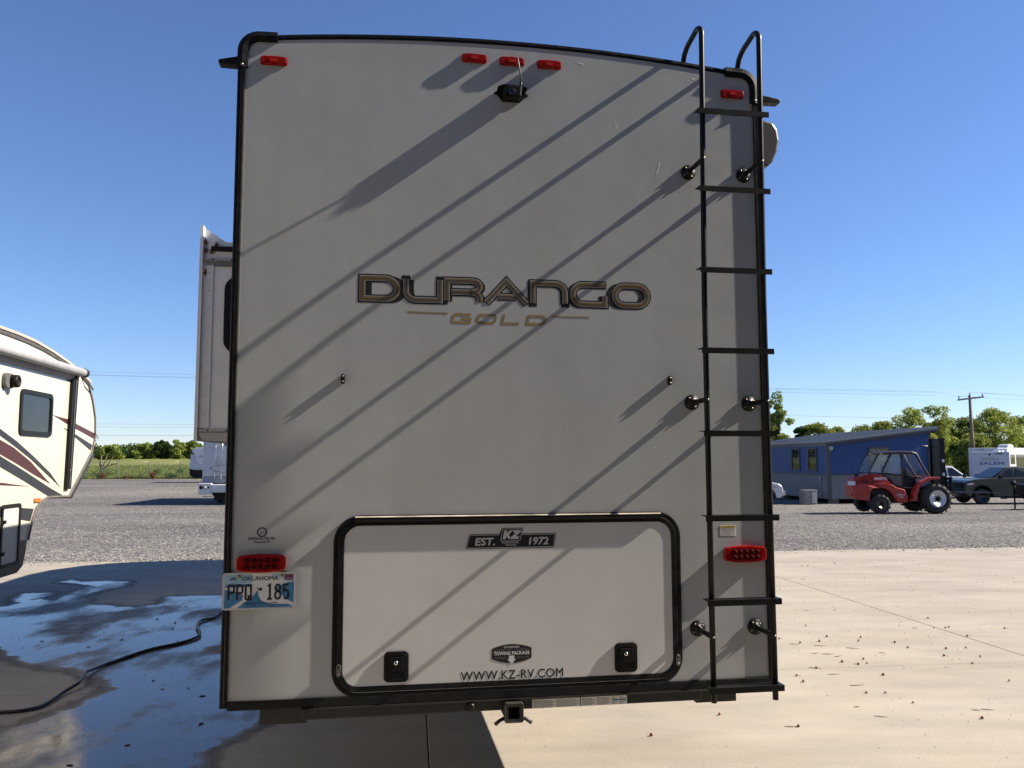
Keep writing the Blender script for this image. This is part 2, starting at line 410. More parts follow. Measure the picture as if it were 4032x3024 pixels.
HATCHP = mat('hatch_panel', (0.50, 0.498, 0.495), 0.4, var=0.04, vscale=3, bump=0.12, bscale=12, bdist=0.003)
GREYPL = mat('grey_plastic', (0.10, 0.10, 0.10), 0.45, var=0.2, vscale=15)

def rear_outline(inset=0.0, n=24):
    """outline of the back of the trailer, (u, z), crowned roof and rounded top corners"""
    pts = [(-1.235 + inset, 0.815), (1.235 - inset, 0.815)]
    rc = 0.062
    for i in range(7):
        a = R(90 * i / 6); pts.append((1.235 - inset - rc + rc * math.cos(a), 3.706 + (rc + 0.005) * math.sin(a) - inset))
    for i in range(1, n):
        u = 1.170 - inset - (2.34 - 2 * inset) * i / n
        pts.append((u, 3.838 - 0.066 * (u / 1.14) ** 2 - inset))
    for i in range(7):
        a = R(90 + 90 * i / 6); pts.append((-1.235 + inset + rc + rc * math.cos(a), 3.706 + (rc + 0.005) * math.sin(a) - inset))
    return pts

def build_trailer():
    t = thing('fifth_wheel_trailer', 'large grey fifth wheel trailer seen from behind, black ladder and rear hatch', 'trailer', P0, TH)
    MB().prism(rear_outline(0.0), 0.0, 0.05, 'y').build('rear_wall', WALL, t)
    # body behind: crowned shell, then the gooseneck front cap
    mb = MB(); mb.prism(rear_outline(0.006), 0.0502, 9.4, 'y'); mb.build('body_shell', SIDEW, t)
    prof = [(9.4, 1.62), (12.1, 1.62), (12.33, 1.75), (12.34, 2.3), (12.25, 2.8), (12.05, 3.15), (11.7, 3.45), (11.2, 3.68), (10.6, 3.79), (9.4, 3.82)]
    MB().prism(prof, -1.22, 1.22, 'x').build('front_cap', SIDEW, t, bevel=0.05)
    MB().prism([(9.4, 0.82), (9.75, 0.95), (9.85, 1.62), (9.4, 1.62)], -1.22, 1.22, 'x').build('front_skirt', SIDEW, t)
    MB().prism([(10.9, 1.63), (11.5, 1.63), (11.7, 1.2), (11.55, 1.2), (11.2, 1.4)], -0.2, 0.2, 'x').build('pin_box', BLACK, t)
    for s in (-1, 1): MB().box((s * 0.8 - 0.05, 10.02, 0.02), (s * 0.8 + 0.05, 10.12, 1.6)).box((s * 0.8 - 0.1, 9.97, 0.004), (s * 0.8 + 0.1, 10.17, 0.03)).build('landing_leg', BLACK, t)
    for yy in (5.2, 6.25):
        for s in (-1, 1): wheel(t, (s * 1.06, yy, 0.37), 0.37, 0.22, 'x', s)
    # crowned trim across the roof edge
    path = [(u, 3.834 - 0.066 * (u / 1.14) ** 2) for u in [-1.14 + 2.28 * i / 40 for i in range(41)]]
    mb = MB(); vs = []; fs = []
    prof = [(-0.002, -0.012), (-0.0035, 0.0), (-0.0025, 0.012), (0.06, 0.014), (0.06, -0.012)]
    for (u, z) in path:
        for (dy, dz) in prof: vs.append((u, dy, z + dz))
    k = len(prof)
    for i in range(40):
        for j in range(k): fs.append((i * k + j, i * k + (j + 1) % k, (i + 1) * k + (j + 1) % k, (i + 1) * k + j))
    fs += [tuple(range(k)), tuple(range(40 * k, 41 * k))]
    mb.add(vs, fs).build('roof_edge_trim', BLACK, t)
    # corner caps
    for s in (-1, 1):
        mb = MB(); vs = []; fs = []
        prof = [(-0.008, -0.024), (-0.015, 0.0), (-0.010, 0.022), (0.06, 0.024), (0.06, -0.026)]
        arc = []
        for i in range(11):
            a = R(90 * i / 10); arc.append((Vector((s * (1.232 - 0.075 + 0.075 * math.cos(a)), 3.697 + 0.075 * math.sin(a))), Vector((s * math.cos(a), math.sin(a)))))
        arc = [(Vector((s * 1.232, 3.618)), Vector((s, 0)))] + arc + [(Vector((s * 1.08, 3.774)), Vector((0, 1)))]
        for p, nn in arc:
            for dy, dn in prof: q = p + nn * dn; vs.append((q.x, dy, q.y))
        for i in range(len(arc) - 1):
            for j in range(k): fs.append((i * k + j, i * k + (j + 1) % k, (i + 1) * k + (j + 1) % k, (i + 1) * k + j))
        fs += [tuple(range(k)), tuple(range((len(arc) - 1) * k, len(arc) * k))]
        mb.add(vs, fs).build('corner_cap', BLACK, t)
        MB().lathe([(0.0005, -0.018), (0.006, -0.016), (0.006, -0.008)], (s * 1.232, 0, 3.632), 'y', 10).build('screw', STEELG, t)
        # side trim strips with an insert
        ins = [(s * 1.252, 0.06), (s * 1.252, -0.004), (s * 1.247, -0.008), (s * 1.240, -0.008), (s * 1.239, -0.004), (s * 1.234, -0.004), (s * 1.233, -0.010), (s * 1.223, -0.010), (s * 1.221, 0.0002), (s * 1.221, 0.06)]
        ed = MB().prism(ins, 0.806, 3.66, 'z').build('edge_trim', BLACK, t)
        MB().box((s * 1.2345, -0.0050, 0.82), (s * 1.2385, -0.0035, 3.65)).build('trim_insert', GREYPL, ed)
        MB().box((s * 1.215, -0.0022, 0.845), (s * 1.2205, -0.0003, 3.63)).build('sealant_bead', mat('old_sealant', (0.26, 0.245, 0.22), 0.6, var=0.2, vscale=14), ed)
        # gutter spout
        e_ = 1.347 if s < 0 else 1.398
        sp = [(s * 1.25, 3.70), (s * e_, 3.676), (s * e_, 3.658), (s * 1.25, 3.655)]
        MB().prism(sp, 0.045, 0.10, 'y').build('gutter_spout', BLACK, t, bevel=0.004)
    boxo('bottom_trim', (-1.2205, -0.010, 0.795), (1.2205, 0.04, 0.832), BLACK, t, 0.003)
    # marker lights
    for u, z in ((-1.095, 3.6615), (-0.1765, 3.745), (0.004, 3.7435), (0.186, 3.741), (1.115, 3.6595)):
        base = MB().prism(rrect(u - 0.060, u + 0.060, z - 0.021, z + 0.021, 0.012), -0.004, 0.0, 'y').build('marker_light', REDL, t)
        o = [(u - 0.057, z - 0.012), (u - 0.045, z - 0.018), (u, z - 0.020), (u + 0.045, z - 0.018), (u + 0.057, z - 0.012), (u + 0.057, z + 0.012), (u + 0.045, z + 0.018), (u, z + 0.020), (u - 0.045, z + 0.018), (u - 0.057, z + 0.012)]
        MB().prism(o, -0.016, -0.004, 'y').build('lens', REDL, base, bevel=0.004)
        MB().prism(rrect(u - 0.018, u + 0.018, z - 0.008, z + 0.008, 0.003), -0.0175, -0.016, 'y').build('lens_window', mat('bright_red_lens', (0.42, 0.02, 0.012), 0.2, var=0.2, vscale=90), base)
    # LED tail lights
    for u, z in ((-1.094, 1.4085), (1.1115, 1.404)):
        pts = []
        for i in range(9):
            a = -0.095 + 0.19 * i / 8; pts.append((u + a, z - 0.040 + 0.008 * (a / 0.095) ** 2))
        pts += [(u + 0.103, z - 0.022), (u + 0.103, z + 0.022)]
        for i in range(9):
            a = 0.095 - 0.19 * i / 8; pts.append((u + a, z + 0.040 - 0.008 * (a / 0.095) ** 2))
        pts += [(u - 0.103, z + 0.022), (u - 0.103, z - 0.022)]
        tl = MB().prism(pts, -0.030, 0.0, 'y').build('tail_light', REDL, t, bevel=0.005)
        MB().prism(rrect(u - 0.078, u + 0.078, z - 0.026, z + 0.026, 0.012), -0.0315, -0.030, 'y').build('lens_field', mat('deep_red_lens', (0.13, 0.004, 0.004), 0.15, var=0.5, vscale=70), tl)
        for r_ in range(2):
            for c_ in range(5):
                MB().lathe([(0.010, 0), (0.010, -0.0012), (0.004, -0.0024)], (u - 0.056 + 0.028 * c_, -0.0315, z - 0.013 + 0.026 * r_), 'y', 10).build('led', REDD, tl)
    # backup camera with aerial
    cu, cz = 0.0, 3.577
    base = [(-0.086, 3.583), (-0.07, 3.592), (-0.045, 3.606), (0.045, 3.606), (0.07, 3.592), (0.086, 3.578), (0.06, 3.565), (0.042, 3.541), (-0.042, 3.541), (-0.06, 3.565)]
    bc = MB().prism(base, -0.006, 0.0, 'y').build('backup_camera', BLACKM, t, bevel=0.003)
    MB().prism([(-0.044, 3.603), (0.046, 3.603), (0.040, 3.545), (-0.042, 3.543)], -0.062, -0.006, 'y').build('camera_housing', BLACKM, bc, bevel=0.008)
    MB().prism([(-0.07, 3.592), (-0.046, 3.604), (0.046, 3.604), (0.07, 3.592), (0.046, 3.597), (-0.046, 3.597)], -0.057, -0.006, 'y').build('visor', BLACKM, bc)
    MB().lathe([(0.016, -0.062), (0.016, -0.066), (0.010, -0.066), (0.009, -0.063), (0.0005, -0.063)], (-0.005, 0, 3.568), 'y', 16).build('camera_lens', GLASSD, bc)
    MB().tube([(0.040, -0.035, 3.596), (0.040, -0.045, 3.625)], 0.006, 8).build('aerial_base', BLACKM, bc)
    MB().tube([(0.040, -0.045, 3.625), (0.036, -0.065, 3.645), (0.012, -0.115, 3.708)], 0.0042, 8).build('aerial', GREYPL, bc)
    # hooks for the cable loops
    for u, z in ((-0.7635, 2.209), (0.7595, 2.222)):
        hk = MB().prism(rrect(u - 0.009, u + 0.009, z - 0.022, z + 0.022, 0.009), -0.0175, 0.0, 'y').build('wall_bracket', BLACKM, t, bevel=0.003)
        MB().lathe([(0.005, -0.0175), (0.004, -0.0200), (0.0005, -0.0205)], (u, 0, z + 0.012), 'y', 8).build('screw', STEELG, hk)
        MB().lathe([(0.005, -0.0175), (0.004, -0.0200), (0.0005, -0.0205)], (u, 0, z - 0.012), 'y', 8).build('screw', STEELG, hk)
    build_nameplate(t)
    # scratches on the skin
    SCR = mat('scratch', (0.75, 0.74, 0.70), 0.6, var=0.1, vscale=40)
    for a, b, w in (((0.735, 3.29), (0.715, 3.23), 0.004), ((0.50, 3.50), (0.525, 3.44), 0.0016), ((0.33, 3.765), (0.36, 3.758), 0.004), ((0.905, 3.725), (0.925, 3.728), 0.006), ((0.89, 3.716), (0.896, 3.716), 0.005)):
        MB().stroke([a, ((a[0] + b[0]) / 2 + 0.002, (a[1] + b[1]) / 2), b], w, -0.0006).build('scratch', SCR, t)
    # dealer sticker
    lg = ring(rrect(-1.117, -1.074, 1.519, 1.560, 0.0204, 8), rrect(-1.112, -1.079, 1.524, 1.555, 0.0153, 8), -0.0010, -0.0003).build('dealer_sticker', PRINTK, t)
    MB().poly([(-1.110, 1.530), (-1.100, 1.545), (-1.094, 1.538), (-1.088, 1.549), (-1.080, 1.532)], -0.0010).build('sticker_mountain', mat('grey_print', (0.22, 0.22, 0.23), 0.5, var=0.1, vscale=30), lg)
    text('sticker_lettering', 'SHOWALTER RV', -1.152, -1.039, 1.506, 1.518, -0.0010, PRINTK, lg, bold=0.02)
    text('sticker_lettering', 'Nappanee, IN', -1.128, -1.062, 1.491, 1.502, -0.0010, PRINTK, lg, bold=0.02)
    # caution label
    cl = MB().box((0.998, -0.0010, 1.489), (1.076, -0.0002, 1.538)).build('caution_label', PRINTW, t)
    MB().box((1.0, -0.0016, 1.5265), (1.074, -0.0012, 1.5365)).build('label_band', mat('yellow_print', (0.62, 0.47, 0.05), 0.5, var=0.06, vscale=30), cl)
    text('label_lettering', '\u25B2 CAUTION' if False else 'CAUTION', 1.020, 1.068, 1.528, 1.535, -0.0020, PRINTK, cl, bold=0.03)
    MB().poly([(1.006, 1.5275), (1.016, 1.5275), (1.011, 1.5355)], -0.0020).build('label_triangle', PRINTK, cl)
    mb = MB()
    for i in range(7): mb.box((1.003, -0.0013, 1.4925 + 0.0045 * i), (1.071 - (0.02 if i in (3, 0) else 0), -0.00115, 1.4940 + 0.0045 * i))
    mb.build('label_small_print', mat('grey_small_print', (0.30, 0.30, 0.30), 0.6, var=0.1, vscale=30), cl)
    build_hatch(t); build_plate(t); build_ladder(t); build_bumper(t); build_slide(t)
    return t

def wheel(parent, c, r, w, axis, side, name='wheel', rim=None, rimfrac=0.56, hub=None, holes=6):
    """tyre with a rim dish on the outward side; side is the sign of the outward direction along axis"""
    h = w / 2
    pr = [(r * rimfrac, -h), (r * 0.86, -h * 1.02), (r * 0.96, -h * 0.8), (r, -h * 0.45), (r, h * 0.45), (r * 0.96, h * 0.8), (r * 0.86, h * 1.02), (r * rimfrac, h)]
    ty = MB().lathe([(r * 0.2, -h * 0.3), (r * rimfrac * 0.98, -h * 0.3)] + pr + [(r * rimfrac * 0.98, h * 0.3), (r * 0.2, h * 0.3)], c, axis, 32, cap=False).build(name, RUBBER, parent)
    rm = rim or CHROME
    s = side
    pr2 = [(r * rimfrac * 1.03, s * h * 0.98), (r * rimfrac * 0.98, s * h * 1.05), (r * rimfrac * 0.88, s * h * 0.75), (r * rimfrac * 0.5, s * h * 0.66), (r * rimfrac * 0.40, s * h * 0.85), (r * 0.03, s * h * 0.88)]
    MB().lathe(pr2, c, axis, 32).build('rim', rm, ty)
    for k in range(holes):
        mb = MB()
        a = 2 * PI * k / 6; p, q = r * rimfrac * 0.68 * math.cos(a), r * rimfrac * 0.68 * math.sin(a)
        cc = (c[0] + p, c[1], c[2] + q) if axis == 'y' else (c[0], c[1] + p, c[2] + q)
        mb.lathe([(r * rimfrac * 0.13, s * h * 0.62), (r * rimfrac * 0.13, s * h * 0.735), (r * 0.004, s * h * 0.735)], cc, axis, 10)
        mb.build('rim_hole', hub or BLACK, ty)
    return ty

def arcp(cx, cz, rx, rz, a0, a1, n=7):
    return [(cx + rx * math.cos(R(a0 + (a1 - a0) * i / n)), cz + rz * math.sin(R(a0 + (a1 - a0) * i / n))) for i in range(n + 1)]
def build_nameplate(t):
    # wide outlined capitals: paths are stroke centre lines, (u, z)
    zt, zb = 2.672, 2.578
    zm = 2.625
    L = []
    def D(x): return [([(x, zb), (x, zt)] + [(x + 0.10, zt)] + arcp(x + 0.105, zm, 0.052, (zt - zb) / 2, 75, -75, 6) + [(x + 0.10, zb)], True)]
    def U(x): return [([(x, zt)] + [(x, zb + 0.045)] + arcp(x + 0.045, zb + 0.040, 0.045, 0.040, 190, 268, 5) + [(x + 0.155, zb), (x + 0.155, zt)], False)]
    def Rr(x): return [([(x, zb), (x, zt), (x + 0.115, zt)] + arcp(x + 0.12, zt - 0.025, 0.033, 0.025, 75, -75, 5) + [(x + 0.115, zm - 0.006), (x + 0.02, zm - 0.006)], False), ([(x + 0.10, zm - 0.004), (x + 0.140, zm - 0.012), (x + 0.152, zm - 0.028), (x + 0.152, zb)], False)]
    def A(x): return [([(x, zb - 0.006), (x + 0.095, zt + 0.004), (x + 0.19, zb - 0.006)], False), ([(x + 0.052, zb + 0.026), (x + 0.138, zb + 0.026)], False)]
    def N(x): return [([(x, zb), (x, zt), (x + 0.10, zt)] + arcp(x + 0.108, zt - 0.040, 0.046, 0.040, 80, 5, 5) + [(x + 0.155, zb)], False)]
    def G(x): return [([(x + 0.165, zt), (x + 0.05, zt)] + arcp(x + 0.048, zm, 0.048, (zt - zb) / 2, 100, 260, 8) + [(x + 0.155, zb), (x + 0.155, zm - 0.004)], False)]
    def O(x): return [(arcp(x + 0.05, zm, 0.05, (zt - zb) / 2, 90, 270, 8) + arcp(x + 0.112, zm, 0.05, (zt - zb) / 2, -90, 90, 8), True)]
    sets = [('D', D(-0.683)), ('U', U(-0.487)), ('R', Rr(-0.300)), ('A', A(-0.118)), ('N', N(0.101)), ('G', G(0.293)), ('O', O(0.496))]
    root = None
    for ch, strokes in sets:
        mb = MB()
        cx = sum(p[0] for p in strokes[0][0]) / len(strokes[0][0])
        drift = -0.028 * (cx / 0.6)
        for pts, cl in strokes:
            mb.stroke(pts, 0.039, -0.0005, cl)
            for q in (0.25, 0.5, 0.75, 1.0): mb.stroke([(p[0] + drift * q, p[1]- 0.004 * q) for p in pts], 0.030, -0.0005 - 0.00004 * q, cl)
            for p in (pts[0], pts[-1]):
                if not cl: mb.box((p[0] - 0.0195, -0.00052, p[1] - 0.0175), (p[0] + 0.0195, -0.0004, p[1] + 0.0175)) if ch not in 'ARG' else None
        o = mb.build('name_letter', PRINTK, t)
        w = MB(); g = MB(); k = MB(); kc = MB()
        for pts, cl in strokes:
            w.stroke(pts, 0.0255, -0.0010, cl); k.stroke(pts, 0.0200, -0.0013, cl); g.stroke(pts, 0.0165, -0.0016, cl); kc.stroke(pts, 0.0060, -0.0019, cl)
        w.build('letter_keyline', mat('letter_silver', (0.36, 0.36, 0.37), 0.35, var=0.05, vscale=20), o); k.build('letter_inline', PRINTK, o); g.build('letter_fill', GOLDL if ch in 'UAN' else mat('letter_gold', (0.17, 0.125, 0.058), 0.45, var=0.12, vscale=15), o)
        kc.build('letter_core_line', mat('pale_inline', (0.05, 0.045, 0.04), 0.4, var=0.1, vscale=20) if ch in 'URA' else mat('bronze_inline', (0.07, 0.05, 0.025), 0.45, var=0.1, vscale=20), o)
    # second word, slanted
    zt, zb = 2.521, 2.472
    sh = 0.22
    def sk(pts): return [(x + (z - zb) * sh, z) for x, z in pts]
    def word(x, ch):
        w = 0.085
        if ch == 'G': return [([(x + w, zt - 0.006), (x + 0.012, zt - 0.006), (x + 0.005, zt - 0.014), (x + 0.005, zb + 0.013), (x + 0.012, zb + 0.006), (x + w, zb + 0.006), (x + w, zb + 0.024), (x + 0.045, zb + 0.024)], False)]
        if ch == 'O': return [([(x + 0.012, zt - 0.006), (x + w - 0.008, zt - 0.006), (x + w, zt - 0.014), (x + w, zb + 0.014), (x + w - 0.008, zb + 0.006), (x + 0.012, zb + 0.006), (x + 0.004, zb + 0.014), (x + 0.004, zt - 0.014)], True)]
        if ch == 'L': return [([(x + 0.005, zt), (x + 0.005, zb + 0.006), (x + w, zb + 0.006)], False)]
        return [([(x + 0.005, zb + 0.006), (x + 0.005, zt - 0.006), (x + w - 0.012, zt - 0.006), (x + w, zt - 0.015), (x + w, zb + 0.016), (x + w - 0.012, zb + 0.006)], True)]
    for i, ch in enumerate('GOLD'):
        mb = MB()
        for pts, cl in word(-0.283 + 0.1165 * i, ch): mb.stroke(sk(pts), 0.012, -0.0006, cl)
        mb.build('subtitle_letter', GOLDM, t)
    MB().poly([(-0.484, 2.5245), (-0.294, 2.522), (-0.298, 2.5145), (-0.476, 2.518)], -0.0006).build('gold_rule', GOLDM, t)
    MB().poly([(0.185, 2.520), (0.374, 2.520), (0.370, 2.5125), (0.192, 2.514)], -0.0006).build('gold_rule', GOLDM, t)

def build_hatch(t):
    x0, x1, z0, z1 = -0.791, 0.797, 0.826, 1.606
    door = MB().prism(rrect(x0 + 0.03, x1 - 0.03, z0 + 0.02, z1 - 0.03, 0.085, 8), -0.006, 0.0, 'y').build('hatch_door', HATCHP, t)
    o = rrect(x0, x1, z0, z1, 0.115, 10)
    def ins(d): return rrect(x0 + d, x1 - d, z0 + d, z1 - d, max(0.02, 0.115 - d), 10)
    ring(o, ins(0.017), -0.0065, 0.0).build('outer_frame', BLACK, door, bevel=0.002)
    ring(ins(0.0172), ins(0.021), -0.004, 0.0).build('seal_gap', mat('rubber_seal', (0.006, 0.006, 0.006), 0.7, var=0.2, vscale=20), door)
    ring(ins(0.0212), ins(0.046), -0.0095, 0.0).build('door_frame', BLACK, door, bevel=0.003)
    # hinge across the top
    hg = MB(); hg.prism([(-0.018, 1.577), (-0.0215, 1.585), (-0.020, 1.596), (-0.007, 1.600), (-0.007, 1.573)], -0.70, 0.70, 'x')
    h = hg.build('hinge_rail', BLACKM, door)
    MB().prism([(-0.0082, 1.6002), (-0.0212, 1.5965), (-0.0218, 1.598), (-0.0085, 1.6022)], -0.70, 0.70, 'x').build('hinge_edge', mat('worn_edge', (0.30, 0.26, 0.22), 0.5, var=0.5, vscale=9), h)
    # thumb latches
    for u, z in ((-0.514, 0.9505), (0.525, 0.9495)):
        la = MB().prism(rrect(u - 0.054, u + 0.054, z - 0.066, z + 0.066, 0.022), -0.014, -0.006, 'y').build('latch', BLACKM, door, bevel=0.006)
        ring(rrect(u - 0.044, u + 0.044, z - 0.056, z + 0.056, 0.015), rrect(u - 0.037, u + 0.037, z - 0.049, z + 0.049, 0.011), -0.016, -0.013).build('latch_bezel', BLACKM, la, bevel=0.002)
        MB().prism(rrect(u - 0.034, u + 0.034, z - 0.018, z + 0.043, 0.008), -0.020, -0.014, 'y').build('latch_paddle', BLACKM, la, bevel=0.006)
        MB().lathe([(0.009, -0.020), (0.009, -0.0225), (0.006, -0.0235), (0.0005, -0.0235)], (u - 0.002, 0, z + 0.018), 'y', 16).build('lock_cylinder', CHROME, la)
    for u, z in ((-0.7615, 0.943), (0.7725, 0.9275)):
        st = MB().prism(rrect(u - 0.010, u + 0.010, z - 0.025, z + 0.027, 0.0095), -0.015, -0.009, 'y').build('strut_bracket', GREYPL, door, bevel=0.002)
        MB().lathe([(0.0055, -0.0151), (0.0055, -0.0158), (0.0005, -0.0159)], (u, 0, z + 0.017), 'y', 12).build('bolt_hole', BLACK, st)
        MB().lathe([(0.005, -0.0151), (0.0045, -0.0175), (0.0005, -0.018)], (u, 0, z - 0.014), 'y', 12).build('bolt', STEELG, st)
    y = -0.0066
    # founding-year plaque
    def rc(pts, idx, rr): return pts
    bot, top = 1.4505, 1.516
    outer = [(-0.212, bot), (-0.200, 1.505), (-0.196, 1.512), (-0.188, top), (-0.058, top), (-0.0535, 1.5275), (-0.049, 1.537), (-0.040, 1.542), (0.052, 1.542), (0.046, top), (0.204, top), (0.196, 1.458), (0.192, 1.4515), (0.186, bot)]
    pl = MB().poly(outer, y).build('maker_plaque', PRINTK, door)
    inn = [(-0.2065, 1.4545), (-0.1955, 1.504), (-0.192, 1.5095), (-0.186, 1.5115), (-0.0575, 1.5115)]
    MB().stroke(inn, 0.0022, y - 0.0004).build('plaque_keyline', SILV, pl)
    MB().stroke([(0.0465, 1.5115), (0.199, 1.5115), (0.1915, 1.4595), (0.188, 1.4555), (0.184, 1.4545), (-0.2065, 1.4545)], 0.0022, y - 0.0004).build('plaque_keyline', SILV, pl)
    MB().stroke([(-0.052, 1.4835), (-0.0445, 1.530), (-0.041, 1.5355), (-0.035, 1.5375), (0.0465, 1.5375), (0.0385, 1.492), (0.0345, 1.486), (0.028, 1.4835)], 0.0022, y - 0.0004, True).build('plaque_keyline', SILV, pl)
    # two bold slanted capitals
    def slant(pts): return [(-0.0435 + a * 0.0385 + b * 0.0085, 1.4915 + b * 0.0395) for a, b in pts]
    MB().poly(slant([(0, 0), (0, 1), (0.36, 1), (0.36, 0.62), (0.62, 1), (1.02, 1), (0.62, 0.52), (0.66, 0.50), (0.70, 0.36), (0.82, 0.34), (0.86, 0.0), (0.74, 0.0), (0.52, 0.18), (0.38, 0.36), (0.36, 0)]), y - 0.0004).build('plaque_letter', SILV, pl)
    MB().poly(slant([(0.98, 1), (1.98, 1), (1.98, 0.80), (1.48, 0.32), (1.92, 0.32), (1.86, 0), (0.92, 0), (0.92, 0.22), (1.42, 0.68), (1.22, 0.68)]), y - 0.0004).build('plaque_letter', SILV, pl)
    text('plaque_lettering', 'EST.', -0.168, -0.080, 1.466, 1.498, y - 0.0004, SILV, pl, bold=0.045, shear=0.14)
    text('plaque_lettering', '1972', 0.078, 0.166, 1.466, 1.498, y - 0.0004, SILV, pl, bold=0.045, shear=0.14)
    text('plaque_small_lettering', 'RECREATIONAL', -0.046, 0.031, 1.4725, 1.4800, y - 0.0004, SILV, pl, bold=0.02, shear=0.14)
    text('plaque_small_lettering', 'VEHICLES', -0.032, 0.018, 1.4620, 1.4695, y - 0.0004, SILV, pl, bold=0.02, shear=0.14)
    # towing badge
    def badge(s, zc=0.985):
        pts = []
        for i in range(13):
            a = -0.090 + 0.18 * i / 12; pts.append((a * s - 0.003, zc + (0.043 - 0.018 * (a / 0.09) ** 2) * s))
        for i in range(13):
            a = 0.090 - 0.18 * i / 12; pts.append((a * s - 0.003, zc - (0.040 - 0.020 * (a / 0.09) ** 2) * s))
        return pts
    MB().poly([(p[0], p[1] - 0.0025) for p in badge(1.02)], y + 0.0002).build('badge_rim', SILV, door)
    bd = MB().poly(badge(1.0), y - 0.0002).build('towing_badge', PRINTK, door)
    text('badge_lettering', 'TOWING PACKAGE', -0.084, 0.077, 0.9815, 0.9965, y - 0.0006, PRINTW, bd, bold=0.03)
    text('badge_lettering', 'DURANGO', -0.038, 0.031, 1.011, 1.020, y - 0.0006, SILV, bd, bold=0.02)
    text('badge_small_lettering', '4 PIN WIRE HARNESS CONNECTION', -0.083, -0.002, 1.001, 1.007, y - 0.0006, mat('badge_grey', (0.16, 0.16, 0.16), 0.5, var=0.1, vscale=30), bd)
    text('badge_small_lettering', '2" TOWING RECEIVER HITCH', 0.008, 0.072, 1.001, 1.007, y - 0.0006, MATS['badge_grey'], bd)
    text('badge_small_lettering', '3000 LB TOW RATING', -0.080, -0.027, 0.966, 0.973, y - 0.0006, MATS['badge_grey'], bd)
    text('badge_small_lettering', '300 LB HITCH RATING', 0.022, 0.075, 0.966, 0.973, y - 0.0006, MATS['badge_grey'], bd)
    MB().poly([(-0.016, 0.978), (0.009, 0.978), (0.009, 0.962), (0.016, 0.962), (-0.0035, 0.9405), (-0.023, 0.962), (-0.016, 0.962)], y - 0.0008).build('badge_arrow', SILV, bd)
    text('web_lettering', 'WWW.KZ-RV.COM', -0.231, 0.231, 0.877, 0.915, y, PRINTK, door, bold=0.018, spacing=1.06)

